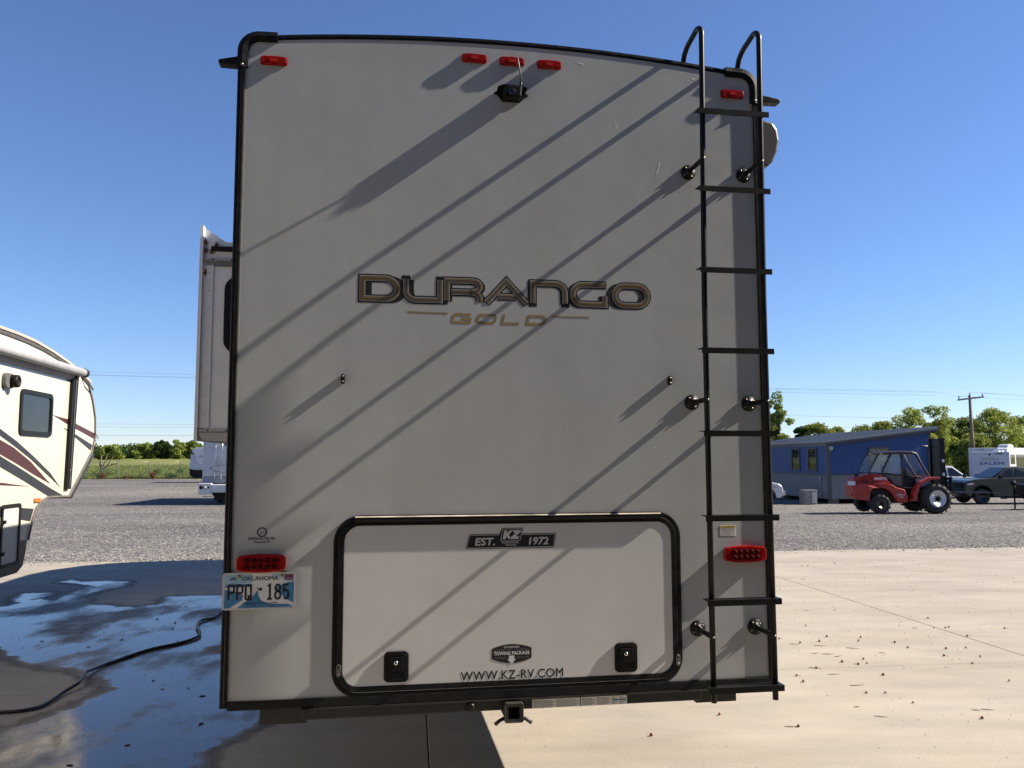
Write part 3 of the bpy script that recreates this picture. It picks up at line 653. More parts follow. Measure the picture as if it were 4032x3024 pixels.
def build_plate(t):
    x0, x1, z0, z1 = -1.251, -0.946, 1.2145, 1.3700
    PB = mat('plate_blue', (0.055, 0.17, 0.32), 0.3, var=0.25, vscale=14, coat=0.2)
    PBL = mat('plate_light_blue', (0.27, 0.42, 0.56), 0.3, var=0.12, vscale=18, coat=0.2)
    PW = mat('plate_white', (0.60, 0.61, 0.62), 0.3, var=0.05, vscale=20, coat=0.2)
    y0 = -0.016
    p = MB().prism(rrect(x0, x1, z0, z1, 0.012), y0, y0 + 0.002, 'y').build('licence_plate', PW, t)
    ring(rrect(x0, x1, z0, z1, 0.012), rrect(x0 + 0.005, x1 - 0.005, z0 + 0.005, z1 - 0.005, 0.008), y0 - 0.002, y0 + 0.001).build('plate_rim', mat('plate_rim', (0.62, 0.62, 0.62), 0.3, 0.3, var=0.05, vscale=20), p)
    W_, H_ = x1 - x0, z1 - z0
    def q(pts): return [(x0 + a * W_, z0 + b * H_) for a, b in pts]
    y = y0 - 0.0004
    for pts, m in (
        ([(0.03, 0.96), (0.40, 0.96), (0.40, 0.70), (0.30, 0.72), (0.20, 0.70), (0.03, 0.66)], PBL),
        ([(0.03, 0.65), (0.12, 0.72), (0.25, 0.70), (0.40, 0.69), (0.40, 0.62), (0.20, 0.60), (0.03, 0.61)], PB),
        ([(0.03, 0.55), (0.18, 0.50), (0.28, 0.40), (0.27, 0.26), (0.14, 0.10), (0.10, 0.05), (0.03, 0.05)], PB),
        ([(0.20, 0.05), (0.32, 0.22), (0.42, 0.38), (0.48, 0.54), (0.49, 0.36), (0.54, 0.22), (0.66, 0.14), (0.90, 0.13), (0.96, 0.05)], PB),
        ([(0.70, 0.56), (0.80, 0.66), (0.90, 0.72), (0.97, 0.73), (0.97, 0.16), (0.86, 0.26), (0.80, 0.40)], PB),
        ([(0.68, 0.86), (0.66, 0.95), (0.97, 0.95), (0.97, 0.74), (0.86, 0.76), (0.80, 0.84)], PBL)):
        MB().poly(q(pts), y).build('plate_artwork', m, p)
    ly = y0 - 0.0010
    text('plate_lettering', 'OKLAHOMA', x0 + 0.265 * W_, x0 + 0.755 * W_, z0 + 0.785 * H_, z0 + 0.895 * H_, ly, PRINTK, p, bold=0.02)
    text('plate_lettering', 'APR', x0 + 0.095 * W_, x0 + 0.185 * W_, z0 + 0.80 * H_, z0 + 0.875 * H_, ly, PRINTK, p, bold=0.035)
    text('plate_lettering', 'TRAVELOK.COM', x0 + 0.275 * W_, x0 + 0.745 * W_, z0 + 0.145 * H_, z0 + 0.19 * H_, ly, mat('navy_print', (0.02, 0.02, 0.06), 0.5, var=0.1, vscale=20), p, bold=0.02)
    # embossed tall characters
    def ch(x, s):
        w, zt, zb = 0.072 * W_, z0 + 0.66 * H_, z0 + 0.275 * H_
        h = zt - zb; r = w * 0.35
        P = lambda a, b: (x + a * w, zb + b * h)
        if s == 'P': return [([P(0, 0), P(0, 1), P(0.8, 1), P(1, 0.93), P(1, 0.55), P(0.8, 0.47), P(0, 0.47)], False)]
        if s == 'Q': return [([P(0.2, 1), P(0.8, 1), P(1, 0.93), P(1, 0), P(0.2, 0), P(0, 0.07), P(0, 0.93)], True), ([P(0.5, 0.3), P(0.62, 0.15), P(0.75, 0.05)], False)]
        if s == '1': return [([P(0.2, 0.90), P(0.6, 1), P(0.6, 0)], False), ([P(0.1, 0), P(1.0, 0)], False)]
        if s == '8': return [(arcp(x + w / 2, zb + h * 0.76, w * 0.46, h * 0.24, 90, 450, 14)[:-1], True), (arcp(x + w / 2, zb + h * 0.26, w * 0.50, h * 0.27, 90, 450, 14)[:-1], True)]
        if s == '5': return [([P(1, 1), P(0.15, 1), P(0.1, 0.52), P(0.55, 0.62), P(0.9, 0.52), P(1.0, 0.32), P(0.9, 0.1), P(0.55, 0.0), P(0.1, 0.06)], False)]
    for s, a in (('P', 0.085), ('P', 0.20), ('Q', 0.315), ('1', 0.60), ('8', 0.715), ('5', 0.825)):
        mb = MB()
        for pts, cl in ch(x0 + a * W_, s): mb.stroke(pts, 0.0082, ly - 0.0004, cl)
        mb.build('plate_character', PRINTK, p)
    MB().poly(q([(0.458, 0.575), (0.50, 0.575), (0.50, 0.585), (0.535, 0.585), (0.535, 0.505), (0.51, 0.505), (0.49, 0.52), (0.487, 0.56), (0.458, 0.56)]), ly).build('plate_state_outline', PRINTK, p)
    st = MB().poly(q([(0.838, 0.78), (0.955, 0.78), (0.955, 0.935), (0.838, 0.935)]), ly).build('plate_year_sticker', mat('maroon_print', (0.13, 0.03, 0.06), 0.5, var=0.2, vscale=60), p)
    text('sticker_year', '2027', x0 + 0.848 * W_, x0 + 0.945 * W_, z0 + 0.795 * H_, z0 + 0.85 * H_, ly - 0.0004, mat('pink_print', (0.45, 0.28, 0.32), 0.5, var=0.1, vscale=40), p)
    for a, b in ((0.222, 0.895), (0.80, 0.905)):
        MB().lathe([(0.008, y0), (0.008, y0 - 0.002), (0.0055, y0 - 0.005), (0.0005, y0 - 0.0055)], (x0 + a * W_, 0, z0 + b * H_), 'y', 14).build('plate_screw', mat('aged_brass', (0.30, 0.24, 0.12), 0.4, 0.8, var=0.3, vscale=60), p)
    for u in (-1.10, -1.0): MB().box((u - 0.012, y0 + 0.002, 1.34), (u + 0.012, 0.0, 1.373)).build('plate_bracket', BLACK, p)

def build_ladder(t):
    r = 0.0130
    off = -0.195
    rails = []
    for base in (0.866, 1.155):
        x = lambda z: base + max(0, z - 2.6) * 0.013
        pts = [(x(0.785), off, 0.785), (x(2), off, 2.0), (x(2.6), off, 2.6), (x(3.2), off, 3.2), (x(3.8), off, 3.845)]
        # bent over the roof edge
        cy, cz = off + 0.06, 3.845
        for i in range(1, 8):
            a = R(180 - 98 * i / 7); pts.append((x(3.9), cy + 0.06 * math.cos(a), cz + 0.06 * math.sin(a)))
        pts += [(x(3.9), -0.03, 3.888), (x(3.9), 0.0, 3.878), (x(3.9), 0.03, 3.86), (x(3.9), 0.10, 3.74)]
        rails.append(MB().tube(pts, r, 12))
    lad = rails[0].build('ladder', BLACKM, t)
    rails[1].build('ladder_rail', BLACKM, lad)
    # rungs: flat treads with a turned-down lip
    tread = [(-0.030, 0.012), (0.026, 0.012), (0.026, 0.008), (-0.024, 0.007), (-0.026, -0.014), (-0.030, -0.014)]
    for z, dx in zip((0.842, 1.218, 1.588, 1.966, 2.342, 2.7135, 3.0955, 3.4665), (0, 0, 0, 0, 0.0, 0.002, 0.006, 0.010)):
        MB().prism([(off + a, z + b) for a, b in tread], 0.8375 + dx, 1.185 + dx, 'x').build('rung', BLACKM, lad)
    # standoffs with flanged feet
    for u, z, u2 in ((0.876, 3.246, 0.8745), (1.162, 3.247, 1.1635), (0.8695, 2.119, 0.866), (1.157, 2.115, 1.155), (0.874, 1.066, 0.866), (1.158, 1.064, 1.155)):
        MB().lathe([(0.037, 0.0), (0.037, -0.006), (0.033, -0.009), (0.0145, -0.010), (0.0145, -0.030), (0.0005, -0.030)], (u, 0, z), 'y', 24).build('standoff_foot', BLACKM, lad)
        MB().tube([(u, -0.008, z), (u2, off, z)], 0.0115, 12).build('standoff_tube', BLACKM, lad)
        for k in range(4):
            a = R(35 + 90 * k); MB().lathe([(0.0045, -0.009), (0.0038, -0.0125), (0.0005, -0.013)], (u + 0.0255 * math.cos(a), 0, z + 0.0255 * math.sin(a)), 'y', 8).build('foot_screw', STEELG, lad)
        MB().lathe([(0.0055, off - r + 0.001), (0.005, off - r - 0.003), (0.0005, off - r - 0.004)], (u2, 0, z), 'y', 10).build('rail_bolt', STEELG, lad)

def build_bumper(t):
    DK = mat('frame_paint', (0.018, 0.017, 0.016), 0.5, var=0.4, vscale=6, bump=0.3, bscale=60, bdist=0.002)
    b = MB().prism([(0.01, 0.7945), (0.09, 0.7945), (0.09, 0.737), (0.01, 0.737)], -0.915, 0.895, 'x').build('bumper_beam', DK, t, bevel=0.006)
    MB().prism([(-0.012, 0.793), (0.0098, 0.793), (0.0098, 0.784), (-0.010, 0.784)], -0.845, 0.912, 'x').build('bumper_lip', DK, b, bevel=0.003)
    MB().box((-0.912, -0.02, 0.770), (-0.850, 0.008, 0.793)).build('bumper_end_plate', DK, b, bevel=0.003)
    MB().box((-1.1, 0.10, 0.70), (-0.9, 9.3, 0.80)).build('frame_rail', DK, t); MB().box((0.9, 0.10, 0.70), (1.1, 9.3, 0.80)).build('frame_rail', DK, t)
    MB().box((-0.72, 1.7, 0.47), (0.72, 4.7, 0.80)).build('added_shade_tank', DK, t, bevel=0.03)  # added box, blocks light so the ground under the trailer is darker
    MB().box((-1.2, 0.3, 0.803), (1.2, 9.3, 0.813)).build('underbelly', DK, t)
    # 2 inch receiver
    o = rrect(-0.037, 0.036, 0.706, 0.779, 0.008, 3); i_ = rrect(-0.0265, 0.0255, 0.7165, 0.7685, 0.004, 3)
    rc = ring(o, i_, -0.055, 0.20).build('hitch_receiver', mat('receiver_paint', (0.028, 0.026, 0.024), 0.5, var=0.4, vscale=20), t)
    ring(rrect(-0.043, 0.042, 0.700, 0.785, 0.010, 3), rrect(-0.0375, 0.0365, 0.7055, 0.7795, 0.007, 3), -0.058, -0.030).build('receiver_collar', MATS['receiver_paint'], rc, bevel=0.003)
    for s in (-1, 1):
        MB().tube([(s * 0.038, -0.02, 0.712), (s * 0.060, -0.026, 0.705), (s * 0.082, -0.03, 0.690)], [0.009, 0.008, 0.009], 8).build('chain_loop', MATS['receiver_paint'], rc)
    MB().lathe([(0.016, 0.005), (0.016, -0.015), (0.004, -0.02)], (-0.185, 0, 0.766), 'y', 10).tube([(-0.19, -0.005, 0.763), (-0.205, -0.008, 0.752), (-0.215, -0.005, 0.756)], 0.004, 6).build('wiring_plug', BLACK, b)
    G1 = mat('sticker_print', (0.25, 0.25, 0.25), 0.6, var=0.1, vscale=30)
    for xa, xb, blue in ((0.092, 0.311, False), (0.316, 0.532, True)):
        s = MB().box((xa, 0.0085, 0.7405), (xb, 0.0095, 0.7775)).build('warning_sticker', mat('off_white_label', (0.72, 0.71, 0.68), 0.5, var=0.08, vscale=20), b)
        mb = MB()
        cols = ((xa + 0.005, xa + 0.10), (xa + 0.108, xb - 0.005)) if not blue else ((xa + 0.004, xa + 0.066), (xa + 0.072, xa + 0.136), (xa + 0.144, xa + 0.170), (xa + 0.178, xb - 0.006))
        for c0, c1 in cols:
            for k in range(7): mb.box((c0, 0.0080, 0.7425 + 0.0046 * k), (c1 - (0.012 if k % 3 == 0 else 0), 0.0084, 0.7448 + 0.0046 * k))
        mb.build('sticker_small_print', G1, s)
        if blue: MB().box((xa + 0.143, 0.0074, 0.757), (xb - 0.004, 0.0079, 0.762)).build('sticker_band', mat('blue_print', (0.05, 0.20, 0.42), 0.5, var=0.1, vscale=30), s)
    # awning cassette along the right side
    A = mat('awning_cap_grey', (0.045, 0.045, 0.047), 0.4, var=0.15, vscale=20)
    ac = MB().prism([(1.25, 3.575), (1.335, 3.58), (1.378, 3.572), (1.402, 3.535), (1.410, 3.48), (1.398, 3.42), (1.372, 3.365), (1.345, 3.338), (1.25, 3.34)], 0.09, 0.34, 'y').build('awning_end_cap', A, t, bevel=0.012)
    MB().tube([(1.345, 0.34, 3.47), (1.345, 5.2, 3.47)], 0.045, 14).build('awning_roller', A, ac)
    MB().box((1.25, 0.22, 1.7), (1.275, 0.30, 3.21)).build('awning_arm', BLACK, ac)

def build_slide(t):
    SW = mat('slide_white', (0.60, 0.615, 0.65), 0.4, var=0.06, vscale=3)
    ST = mat('slide_seal', (0.20, 0.20, 0.20), 0.6, var=0.2, vscale=20)
    x0, x1 = -1.76, -1.20
    y0, y1 = 1.90, 4.4
    s = MB().box((x0, y0, 2.03), (x1, y1, 3.30)).build('slide_out', SW, t)
    # fascia flange standing proud of the end
    MB().prism([(y0 - 0.03, 1.975), (y1, 1.975), (y1, 3.33), (y0 + 0.0, 3.40), (y0 - 0.03, 3.40)], x0 - 0.022, x0 - 0.002, 'x').build('slide_fascia', SW, s)
    MB().prism([(x0 - 0.001, 3.3005), (x0 - 0.001, 3.395), (x0 + 0.14, 3.3005)], y0 + 0.02, y0 + 0.034, 'y').build('fascia_gusset', SW, s)
    MB().box((x0, y0 - 0.010, 2.06), (x0 + 0.065, y0 - 0.001, 3.18)).build('corner_flashing', mat('flashing', (0.55, 0.565, 0.60), 0.4, var=0.06, vscale=10), s)
    for zz in (3.165, 2.035):
        MB().box((x0 + 0.004, y0 - 0.022, zz), (x1, y0 - 0.001, zz + 0.016)).build('slide_rail', mat('rail_alloy', (0.38, 0.38, 0.39), 0.4, 0.6, var=0.1, vscale=20), s)
        mb = MB()
        for k in range(40): mb.box((x0 + 0.012 + k * 0.0138, y0 - 0.018, zz - 0.028), (x0 + 0.019 + k * 0.0138, y0 - 0.001, zz - 0.0005))
        mb.build('gear_rack', ST, s)
        MB().box((x0 + 0.01, y0 - 0.005, zz - 0.034), (x1, y0 - 0.0012, zz - 0.0285)).build('rack_edge', ST, s)
        for k in range(4): MB().lathe([(0.006, y0 - 0.022), (0.005, y0 - 0.026), (0.0005, y0 - 0.027)], (x0 + 0.06 + 0.12 * k, 0, zz + 0.008), 'y', 8).build('rail_bolt', BLACK, s)
    MB().box((x0 + 0.05, y0 - 0.03, 3.232), (x1, y0 - 0.001, 3.262)).build('topper_seal', BLACK, s)
    RUST = mat('rust_stain', (0.10, 0.045, 0.02), 0.8, var=0.4, vscale=40)
    rng = random.Random(4)
    for cx, cz in ((x0 + 0.012, 3.29), (x0 + 0.012, 3.235), (x0 + 0.05, 3.23), (x0 + 0.08, 3.275), (x0 + 0.015, 3.09)):
        pts = [(cx + (0.010 + 0.010 * rng.random()) * math.cos(2 * PI * k / 9) * 0.8, cz + (0.014 + 0.014 * rng.random()) * math.sin(2 * PI * k / 9)) for k in range(9)]
        MB().poly(pts, y0 - 0.0106).build('rust_patch', RUST, s)
    for k in range(9): MB().lathe([(0.004, y0 - 0.010), (0.0005, y0 - 0.0125)], (x0 + 0.04, 0, 2.15 + 0.117 * k), 'y', 8).build('flashing_screw', STEELG, s)
    MB().prism(rrect(x0 + 0.138, x1 - 0.1, 2.55, 3.07, 0.09), y0 - 0.012, y0 - 0.0005, 'y').build('slide_window', GLASSD, s, bevel=0.004)
    MB().prism([(x0, 2.029), (x0 + 0.03, 1.978), (x1, 1.955), (x1, 2.029)], y0 - 0.02, y1, 'y').build('slide_floor', mat('slide_floor', (0.33, 0.33, 0.325), 0.5, var=0.12, vscale=6), s)
build_trailer()

# ------------------------------------------------------------------ puddle, hose, litter
def catmull(pts, n=8):
    out = []
    P = [Vector(p) for p in pts]
    for i in range(len(P) - 1):
        p0 = P[max(i - 1, 0)]; p1 = P[i]; p2 = P[i + 1]; p3 = P[min(i + 2, len(P) - 1)]
        for k in range(n):
            t = k / n
            out.append(0.5 * ((2 * p1) + (p2 - p0) * t + (2 * p0 - 5 * p1 + 4 * p2 - p3) * t * t + (3 * p1 - p0 - 3 * p2 + p3) * t ** 3))
    out.append(P[-1]); return out
def water_material():
    """wetness attribute drives dry, damp and mirror-wet concrete, broken up by noise"""
    m = bpy.data.materials.new('wet_concrete_film'); m.use_nodes = True
    n = m.node_tree.nodes; l = m.node_tree.links; b = n['Principled BSDF']
    g = n.new('ShaderNodeNewGeometry'); at = n.new('ShaderNodeAttribute'); at.attribute_name = 'wet'
    def nz(scale, det, mp=None, rough=0.55):
        t = n.new('ShaderNodeTexNoise'); t.inputs['Scale'].default_value = scale; t.inputs['Detail'].default_value = det; t.inputs['Roughness'].default_value = rough
        if mp:
            q = n.new('ShaderNodeMapping'); q.inputs['Scale'].default_value = mp; l.new(g.outputs['Position'], q.inputs[0]); l.new(q.outputs[0], t.inputs[0])
        else: l.new(g.outputs['Position'], t.inputs[0])
        return t
    def mr(src, a, bb, c=0.0, d=1.0):
        k = n.new('ShaderNodeMapRange'); k.inputs[1].default_value = a; k.inputs[2].default_value = bb; k.inputs[3].default_value = c; k.inputs[4].default_value = d; l.new(src, k.inputs[0]); return k.outputs[0]
    def mth(op, a, bb):
        k = n.new('ShaderNodeMath'); k.operation = op
        for i, v in enumerate((a, bb)):
            if isinstance(v, float): k.inputs[i].default_value = v
            else: l.new(v, k.inputs[i])
        return k.outputs[0]
    fine = mth('MULTIPLY', mth('SUBTRACT', nz(5.5, 8, None, 0.62).outputs[0], 0.5), 0.34)
    w = mth('ADD', at.outputs['Fac'], fine)
    damp = mr(w, -0.16, -0.03)
    wet = mr(w, -0.015, 0.035)
    patch = mr(nz(0.85, 8, (1.35, 0.75, 1), 0.6).outputs[0], 0.455, 0.60)          # half-dried islands inside the wet area
    film = mth('MULTIPLY', wet, mth('SUBTRACT', 1.0, mth('MULTIPLY', patch, 0.93)))
    r = n.new('ShaderNodeValToRGB'); r.color_ramp.elements[0].color = (0.060, 0.050, 0.038, 1); r.color_ramp.elements[1].color = (0.105, 0.090, 0.070, 1); l.new(nz(3, 6).outputs[0], r.inputs[0])
    dc = n.new('ShaderNodeMix'); dc.data_type = 'RGBA'; l.new(wet, dc.inputs[0]); dc.inputs[6].default_value = (0.145, 0.122, 0.092, 1); l.new(r.outputs[0], dc.inputs[7])
    l.new(dc.outputs[2], b.inputs['Base Color'])
    l.new(mr(film, 0.0, 1.0, 0.55, 0.085), b.inputs['Roughness']); l.new(mr(film, 0.0, 1.0, 0.14, 0.8), b.inputs['Specular IOR Level'])
    b.inputs['IOR'].default_value = 1.62
    bp = n.new('ShaderNodeBump'); bp.inputs['Strength'].default_value = 0.22; bp.inputs['Distance'].default_value = 0.003; l.new(nz(38, 5).outputs[0], bp.inputs['Height']); l.new(bp.outputs[0], b.inputs['Normal'])
    l.new(damp, b.inputs['Alpha'])
    return m
WATER = water_material()
def puddle_sheet(name, poly, z, m, step=0.05, reach=0.30):
    P = np.array(poly); x0, y0 = P.min(0) - reach; x1, y1 = P.max(0) + reach
    xs = np.arange(x0, x1, step); ys = np.arange(y0, y1, step); X, Y = np.meshgrid(xs, ys); pts = np.stack([X.ravel(), Y.ravel()], 1)
    inside = np.zeros(len(pts), bool); dist = np.full(len(pts), 1e9)
    for i in range(len(P)):
        a, b = P[i], P[(i + 1) % len(P)]; e = b - a
        t = np.clip(((pts - a) @ e) / max(1e-9, e @ e), 0, 1); d = np.linalg.norm(pts - (a + t[:, None] * e), axis=1); dist = np.minimum(dist, d)
        cond = (a[1] > pts[:, 1]) != (b[1] > pts[:, 1])
        xin = (b[0] - a[0]) * (pts[:, 1] - a[1]) / ((b[1] - a[1]) if abs(b[1] - a[1]) > 1e-9 else 1e-9) + a[0]
        inside ^= cond & (pts[:, 0] < xin)
    sd = np.where(inside, dist, -dist)
    nx = len(xs); idx = np.arange(len(pts)).reshape(len(ys), nx)
    q = np.stack([idx[:-1, :-1], idx[:-1, 1:], idx[1:, 1:], idx[1:, :-1]], -1).reshape(-1, 4)
    q = q[(sd[q] > -reach).any(1)]
    used = np.unique(q); remap = np.zeros(len(pts), int); remap[used] = np.arange(len(used))
    v = np.column_stack([pts[used], np.full(len(used), z)]); f = remap[q]
    me = bpy.data.meshes.new(name); me.from_pydata(v.tolist(), [], f.tolist())
    at = me.attributes.new('wet', 'FLOAT', 'POINT'); at.data.foreach_set('value', np.clip(sd[used], -0.3, 0.3).astype(np.float32))
    return link(name, me, m)
PUD = [(-6.51, 10.73), (-6.39, 10.87), (-6.65, 11.28), (-6.82, 11.78), (-6.5, 11.84), (-6.36, 11.66), (-6.4, 11.28), (-6.1, 11.22), (-6.08, 11.38), (-6.19, 11.72), (-6.19, 12.07), (-6.19, 12.45), (-6.51, 12.65), (-6.91, 12.86), (-6.9, 13.12), (-6.54, 12.87), (-6.28, 12.97), (-5.88, 12.9), (-5.73, 12.44), (-5.83, 12.13), (-5.89, 11.83), (-5.84, 11.54), (-5.82, 11.27), (-5.65, 11.25), (-5.58, 10.91), (-5.25, 10.86), (-4.97, 10.71), (-4.77, 10.68), (-4.52, 10.85), (-4.69, 11.47), (-3.98, 11.58), (-3.3, 11.57), (-2.6, 9.9), (-2.86, 8.6), (-3.02, 8.42), (-2.98, 8.18), (-2.4, 8.05), (-2.0, 7.4), (-1.78, 6.14), (-1.84, 5.88), (-1.99, 5.46), (-1.91, 5.19), (-1.8, 4.3), (-1.9, 3.0), (-3.2, 2.6), (-4.1, 4.2), (-4.1, 5.83), (-3.53, 5.89), (-3.42, 5.98), (-3.38, 6.2), (-3.3, 6.44), (-3.26, 6.76), (-3.2, 6.9), (-3.35, 7.04), (-3.54, 7.27), (-3.67, 7.41), (-3.98, 7.59), (-4.44, 7.77), (-4.74, 8.08), (-5.02, 8.31), (-5.67, 8.8), (-6.9, 9.6), (-7.2, 10.49)]
struct(puddle_sheet('puddle', PUD, 0.0035, WATER))
hose = catmull([(-5.6, 6.0, 0), (-4.6, 6.12, 0), (-3.91, 6.2, 0), (-3.75, 6.25, 0), (-3.6, 6.3, 0), (-3.53, 6.43, 0), (-3.56, 6.77, 0.006), (-3.54, 6.96, 0.03), (-3.65, 7.27, 0.03), (-3.68, 7.47, 0.008), (-3.65, 7.79, 0), (-3.54, 8.24, 0), (-3.35, 8.56, 0.0), (-3.28, 8.84, 0.004), (-3.35, 9.07, 0.012), (-3.5, 9.39, 0.012), (-3.57, 9.7, 0.004), (-3.49, 9.89, 0), (-3.53, 10.28, 0), (-3.5, 11.2, 0)], 6)
HB = mat('black_hose_rubber', (0.014, 0.014, 0.015), 0.45, var=0.4, vscale=8, rvar=0.15)
MBh = MB().tube([(p.x, p.y, p.z + 0.0165) for p in hose], 0.0135, 10)
tag(MBh.build('water_hose', HB), 'black rubber hose snaking across the wet concrete left of the big trailer', 'hose')

def litter():
    B1 = mat('dried_berry', (0.16, 0.045, 0.025), 0.5, var=0.3, vscale=60); ST = mat('berry_stalk', (0.16, 0.11, 0.06), 0.8, var=0.2, vscale=40)
    rng = random.Random(11)
    bm = bmesh.new(); bmesh.ops.create_icosphere(bm, subdivisions=2, radius=0.0095)
    for v in bm.verts: v.co *= 1 + 0.12 * mnoise.noise(v.co * 150)
    me = bpy.data.meshes.new('berry')
    for f in bm.faces: f.smooth = True
    bm.to_mesh(me); bm.free(); me.materials.append(B1)
    sm = MB().tube([(0.009, 0, 0.002), (0.02, 0.004, -0.003), (0.034, -0.004, -0.007)], 0.0012, 5)
    s0 = sm.build('stalk', ST); sme = s0.data; bpy.data.objects.remove(s0)
    spots = [(5.72, 14.92), (5.02, 14.58), (5.14, 14.62), (3.26, 9.41), (3.28, 8.84), (3.12, 8.62), (2.9, 8.55), (2.75, 8.74), (3.52, 8.63), (3.62, 8.81), (3.86, 8.56), (3.88, 8.33), (3.01, 7.76), (3.25, 7.87), (3.21, 7.7), (3.12, 7.67), (2.69, 7.53), (3.18, 7.3), (2.43, 7.28), (2.42, 7.09), (2.8, 6.75), (2.95, 6.75), (3.04, 6.48), (1.98, 5.93), (3.35, 6.1), (4.14, 7.1), (4.38, 7.95), (4.44, 8.31), (4.83, 9.83), (4.62, 9.28), (4.74, 9.27), (4.8, 9.31), (4.75, 8.85), (4.16, 7.69), (5.37, 9.24), (2.05, 6.81), (4.06, 7.99), (4.23, 8.28), (0.93, 5.75), (1.5, 6.2)]
    for x, y in spots:
        o = bpy.data.objects.new('fallen_berry', me); C.objects.link(o); o.location = (x, y, 0.0095); o.rotation_euler = (0, 0, rng.random() * 6.28)
        s = 0.8 + 0.5 * rng.random(); o.scale = (s, s, s)
        tag(o, 'small dried red berry fallen on the sunlit concrete', 'berry', 'berries on the sunlit concrete')
        if rng.random() < 0.6: c = bpy.data.objects.new('stalk', sme); C.objects.link(c); c.parent = o
    # twigs and leaf scraps
    TW = mat('dry_twig', (0.20, 0.145, 0.09), 0.9, var=0.3, vscale=30)
    tws = []
    for k in range(3):
        L = 0.03 + 0.015 * k
        q = MB().tube([(-L, 0.004, 0.003), (0, -0.004, 0.004), (L, 0.005, 0.003)], [0.002, 0.003, 0.0015], 6).build('twig', TW); tws.append(q.data); bpy.data.objects.remove(q)
    pts = [(3.6, 10.34), (2.82, 8.5), (3.06, 8.42), (2.9, 8.11), (3.0, 8.07), (3.33, 8.31), (3.07, 7.99), (2.66, 7.55), (2.77, 7.33), (2.82, 6.98), (2.65, 6.15), (2.58, 6.39), (3.42, 6.3), (3.51, 6.31), (4.41, 9.28), (1.93, 5.93), (3.53, 8.11), (3.96, 10.38), (4.49, 12.99)]
    for x, y in pts:
        o = bpy.data.objects.new('dry_twig', rng.choice(tws)); C.objects.link(o); o.location = (x, y, 0.0005); o.rotation_euler = (0, 0, rng.uniform(-0.6, 0.6))
        tag(o, 'short dry twig lying on the sunlit concrete', 'twig', 'twigs on the sunlit concrete')
    LF = mat('wet_leaf_scrap', (0.022, 0.016, 0.012), 0.5, var=0.4, vscale=40)
    lf = MB().add([(-0.022, 0, 0.001), (-0.006, -0.009, 0.005), (0.014, -0.006, 0.002), (0.026, 0.003, 0.004), (0.008, 0.009, 0.001), (-0.010, 0.008, 0.004)], [(0, 1, 2, 3, 4, 5)], True)
    lf.add([(-0.022, 0, 0.0), (-0.006, -0.009, 0.0), (0.014, -0.006, 0.0), (0.026, 0.003, 0.0), (0.008, 0.009, 0.0), (-0.010, 0.008, 0.0)], [(5, 4, 3, 2, 1, 0)])
    q = lf.build('leaf', LF); lme = q.data; bpy.data.objects.remove(q)
    for k in range(46):
        if k < 4: x, y = [(-3.02, 7.16), (-5.58, 9.49), (-2.44, 6.7), (-2.19, 6.01)][k]
        else:
            y = rng.uniform(5.1, 10.8); x = -3.1 - (y - 5) * 0.45 + rng.uniform(-1.4, 1.6)
        o = bpy.data.objects.new('leaf_scrap', lme); C.objects.link(o); o.location = (x, y, 0.0055); o.rotation_euler = (0, 0, rng.random() * 6.28)
        s = rng.uniform(0.4, 1.3); o.scale = (s, s, s)
        tag(o, 'dark wet leaf scrap stuck to the wet concrete by the hose', 'leaf', 'leaf scraps on the wet concrete')
    # uncountable fine grit
    mb = MB(); 
    for k in range(2600):
        x = rng.uniform(-7, 8); y = rng.uniform(3.6, 15.5); s = rng.uniform(0.0015, 0.0045) * (0.6 + y / 12)
        mb.add([(x - s, y, 0.0045), (x + s, y - s, 0.0045), (x + s * 0.5, y + s, 0.0045), (x, y, 0.0045 + s)], [(0, 1, 3), (1, 2, 3), (2, 0, 3)])
    o = mb.build('grit', mat('grit', (0.10, 0.08, 0.06), 0.9, var=0.4, vscale=3)); o['label'] = 'fine grit and specks scattered over the concrete'; o['category'] = 'grit'; struct(o, 'stuff')
    # loose stones of the gravel lot
    mb = MB(); V = []; F = []
    ico = [(0, 0, 1), (0.9, 0, 0.25), (0.2, 0.85, 0.3), (-0.8, 0.5, 0.2), (-0.7, -0.6, 0.3), (0.3, -0.9, 0.2)]
    fc = [(0, 1, 2), (0, 2, 3), (0, 3, 4), (0, 4, 5), (0, 5, 1)]
    for k in range(42000):
        b = PAD_B + 0.02 + 26 * rng.random() ** 1.9 if k % 40 else PAD_B - 0.5 * rng.random() ** 3; a = rng.uniform(-17, 17) * (0.35 + (b) / 34)
        if -1.5 < a - 2 < 1.5 and b < 30 and False: continue
        x, y = xy(a, b); s = rng.uniform(0.008, 0.022) * (1.0 if rng.random() < 0.93 else 1.7); an = rng.random() * 6.28; c_, s_ = math.cos(an), math.sin(an)
        z = (smooth_ground(x, y) if b > PAD_B else 0.0) - s * 0.1 + 0.004
        o_ = len(V)
        for p in ico: V.append((x + s * (p[0] * c_ - p[1] * s_) * 1.2, y + s * (p[0] * s_ + p[1] * c_), z + s * p[2] * 0.8))
        F.extend([tuple(i + o_ for i in f) for f in fc])
    me = bpy.data.meshes.new('gravel_stones'); me.from_pydata(V, [], F)
    m = bpy.data.materials.new('gravel_stone'); m.use_nodes = True; n = m.node_tree.nodes; l = m.node_tree.links; bb = n['Principled BSDF']; bb.inputs['Roughness'].default_value = 0.9
    g = n.new('ShaderNodeNewGeometry'); r = n.new('ShaderNodeValToRGB'); r.color_ramp.elements[0].color = (0.05, 0.049, 0.052, 1); r.color_ramp.elements[1].color = (0.36, 0.34, 0.315, 1)
    l.new(g.outputs['Random Per Island'], r.inputs[0]); l.new(r.outputs[0], bb.inputs['Base Color'])
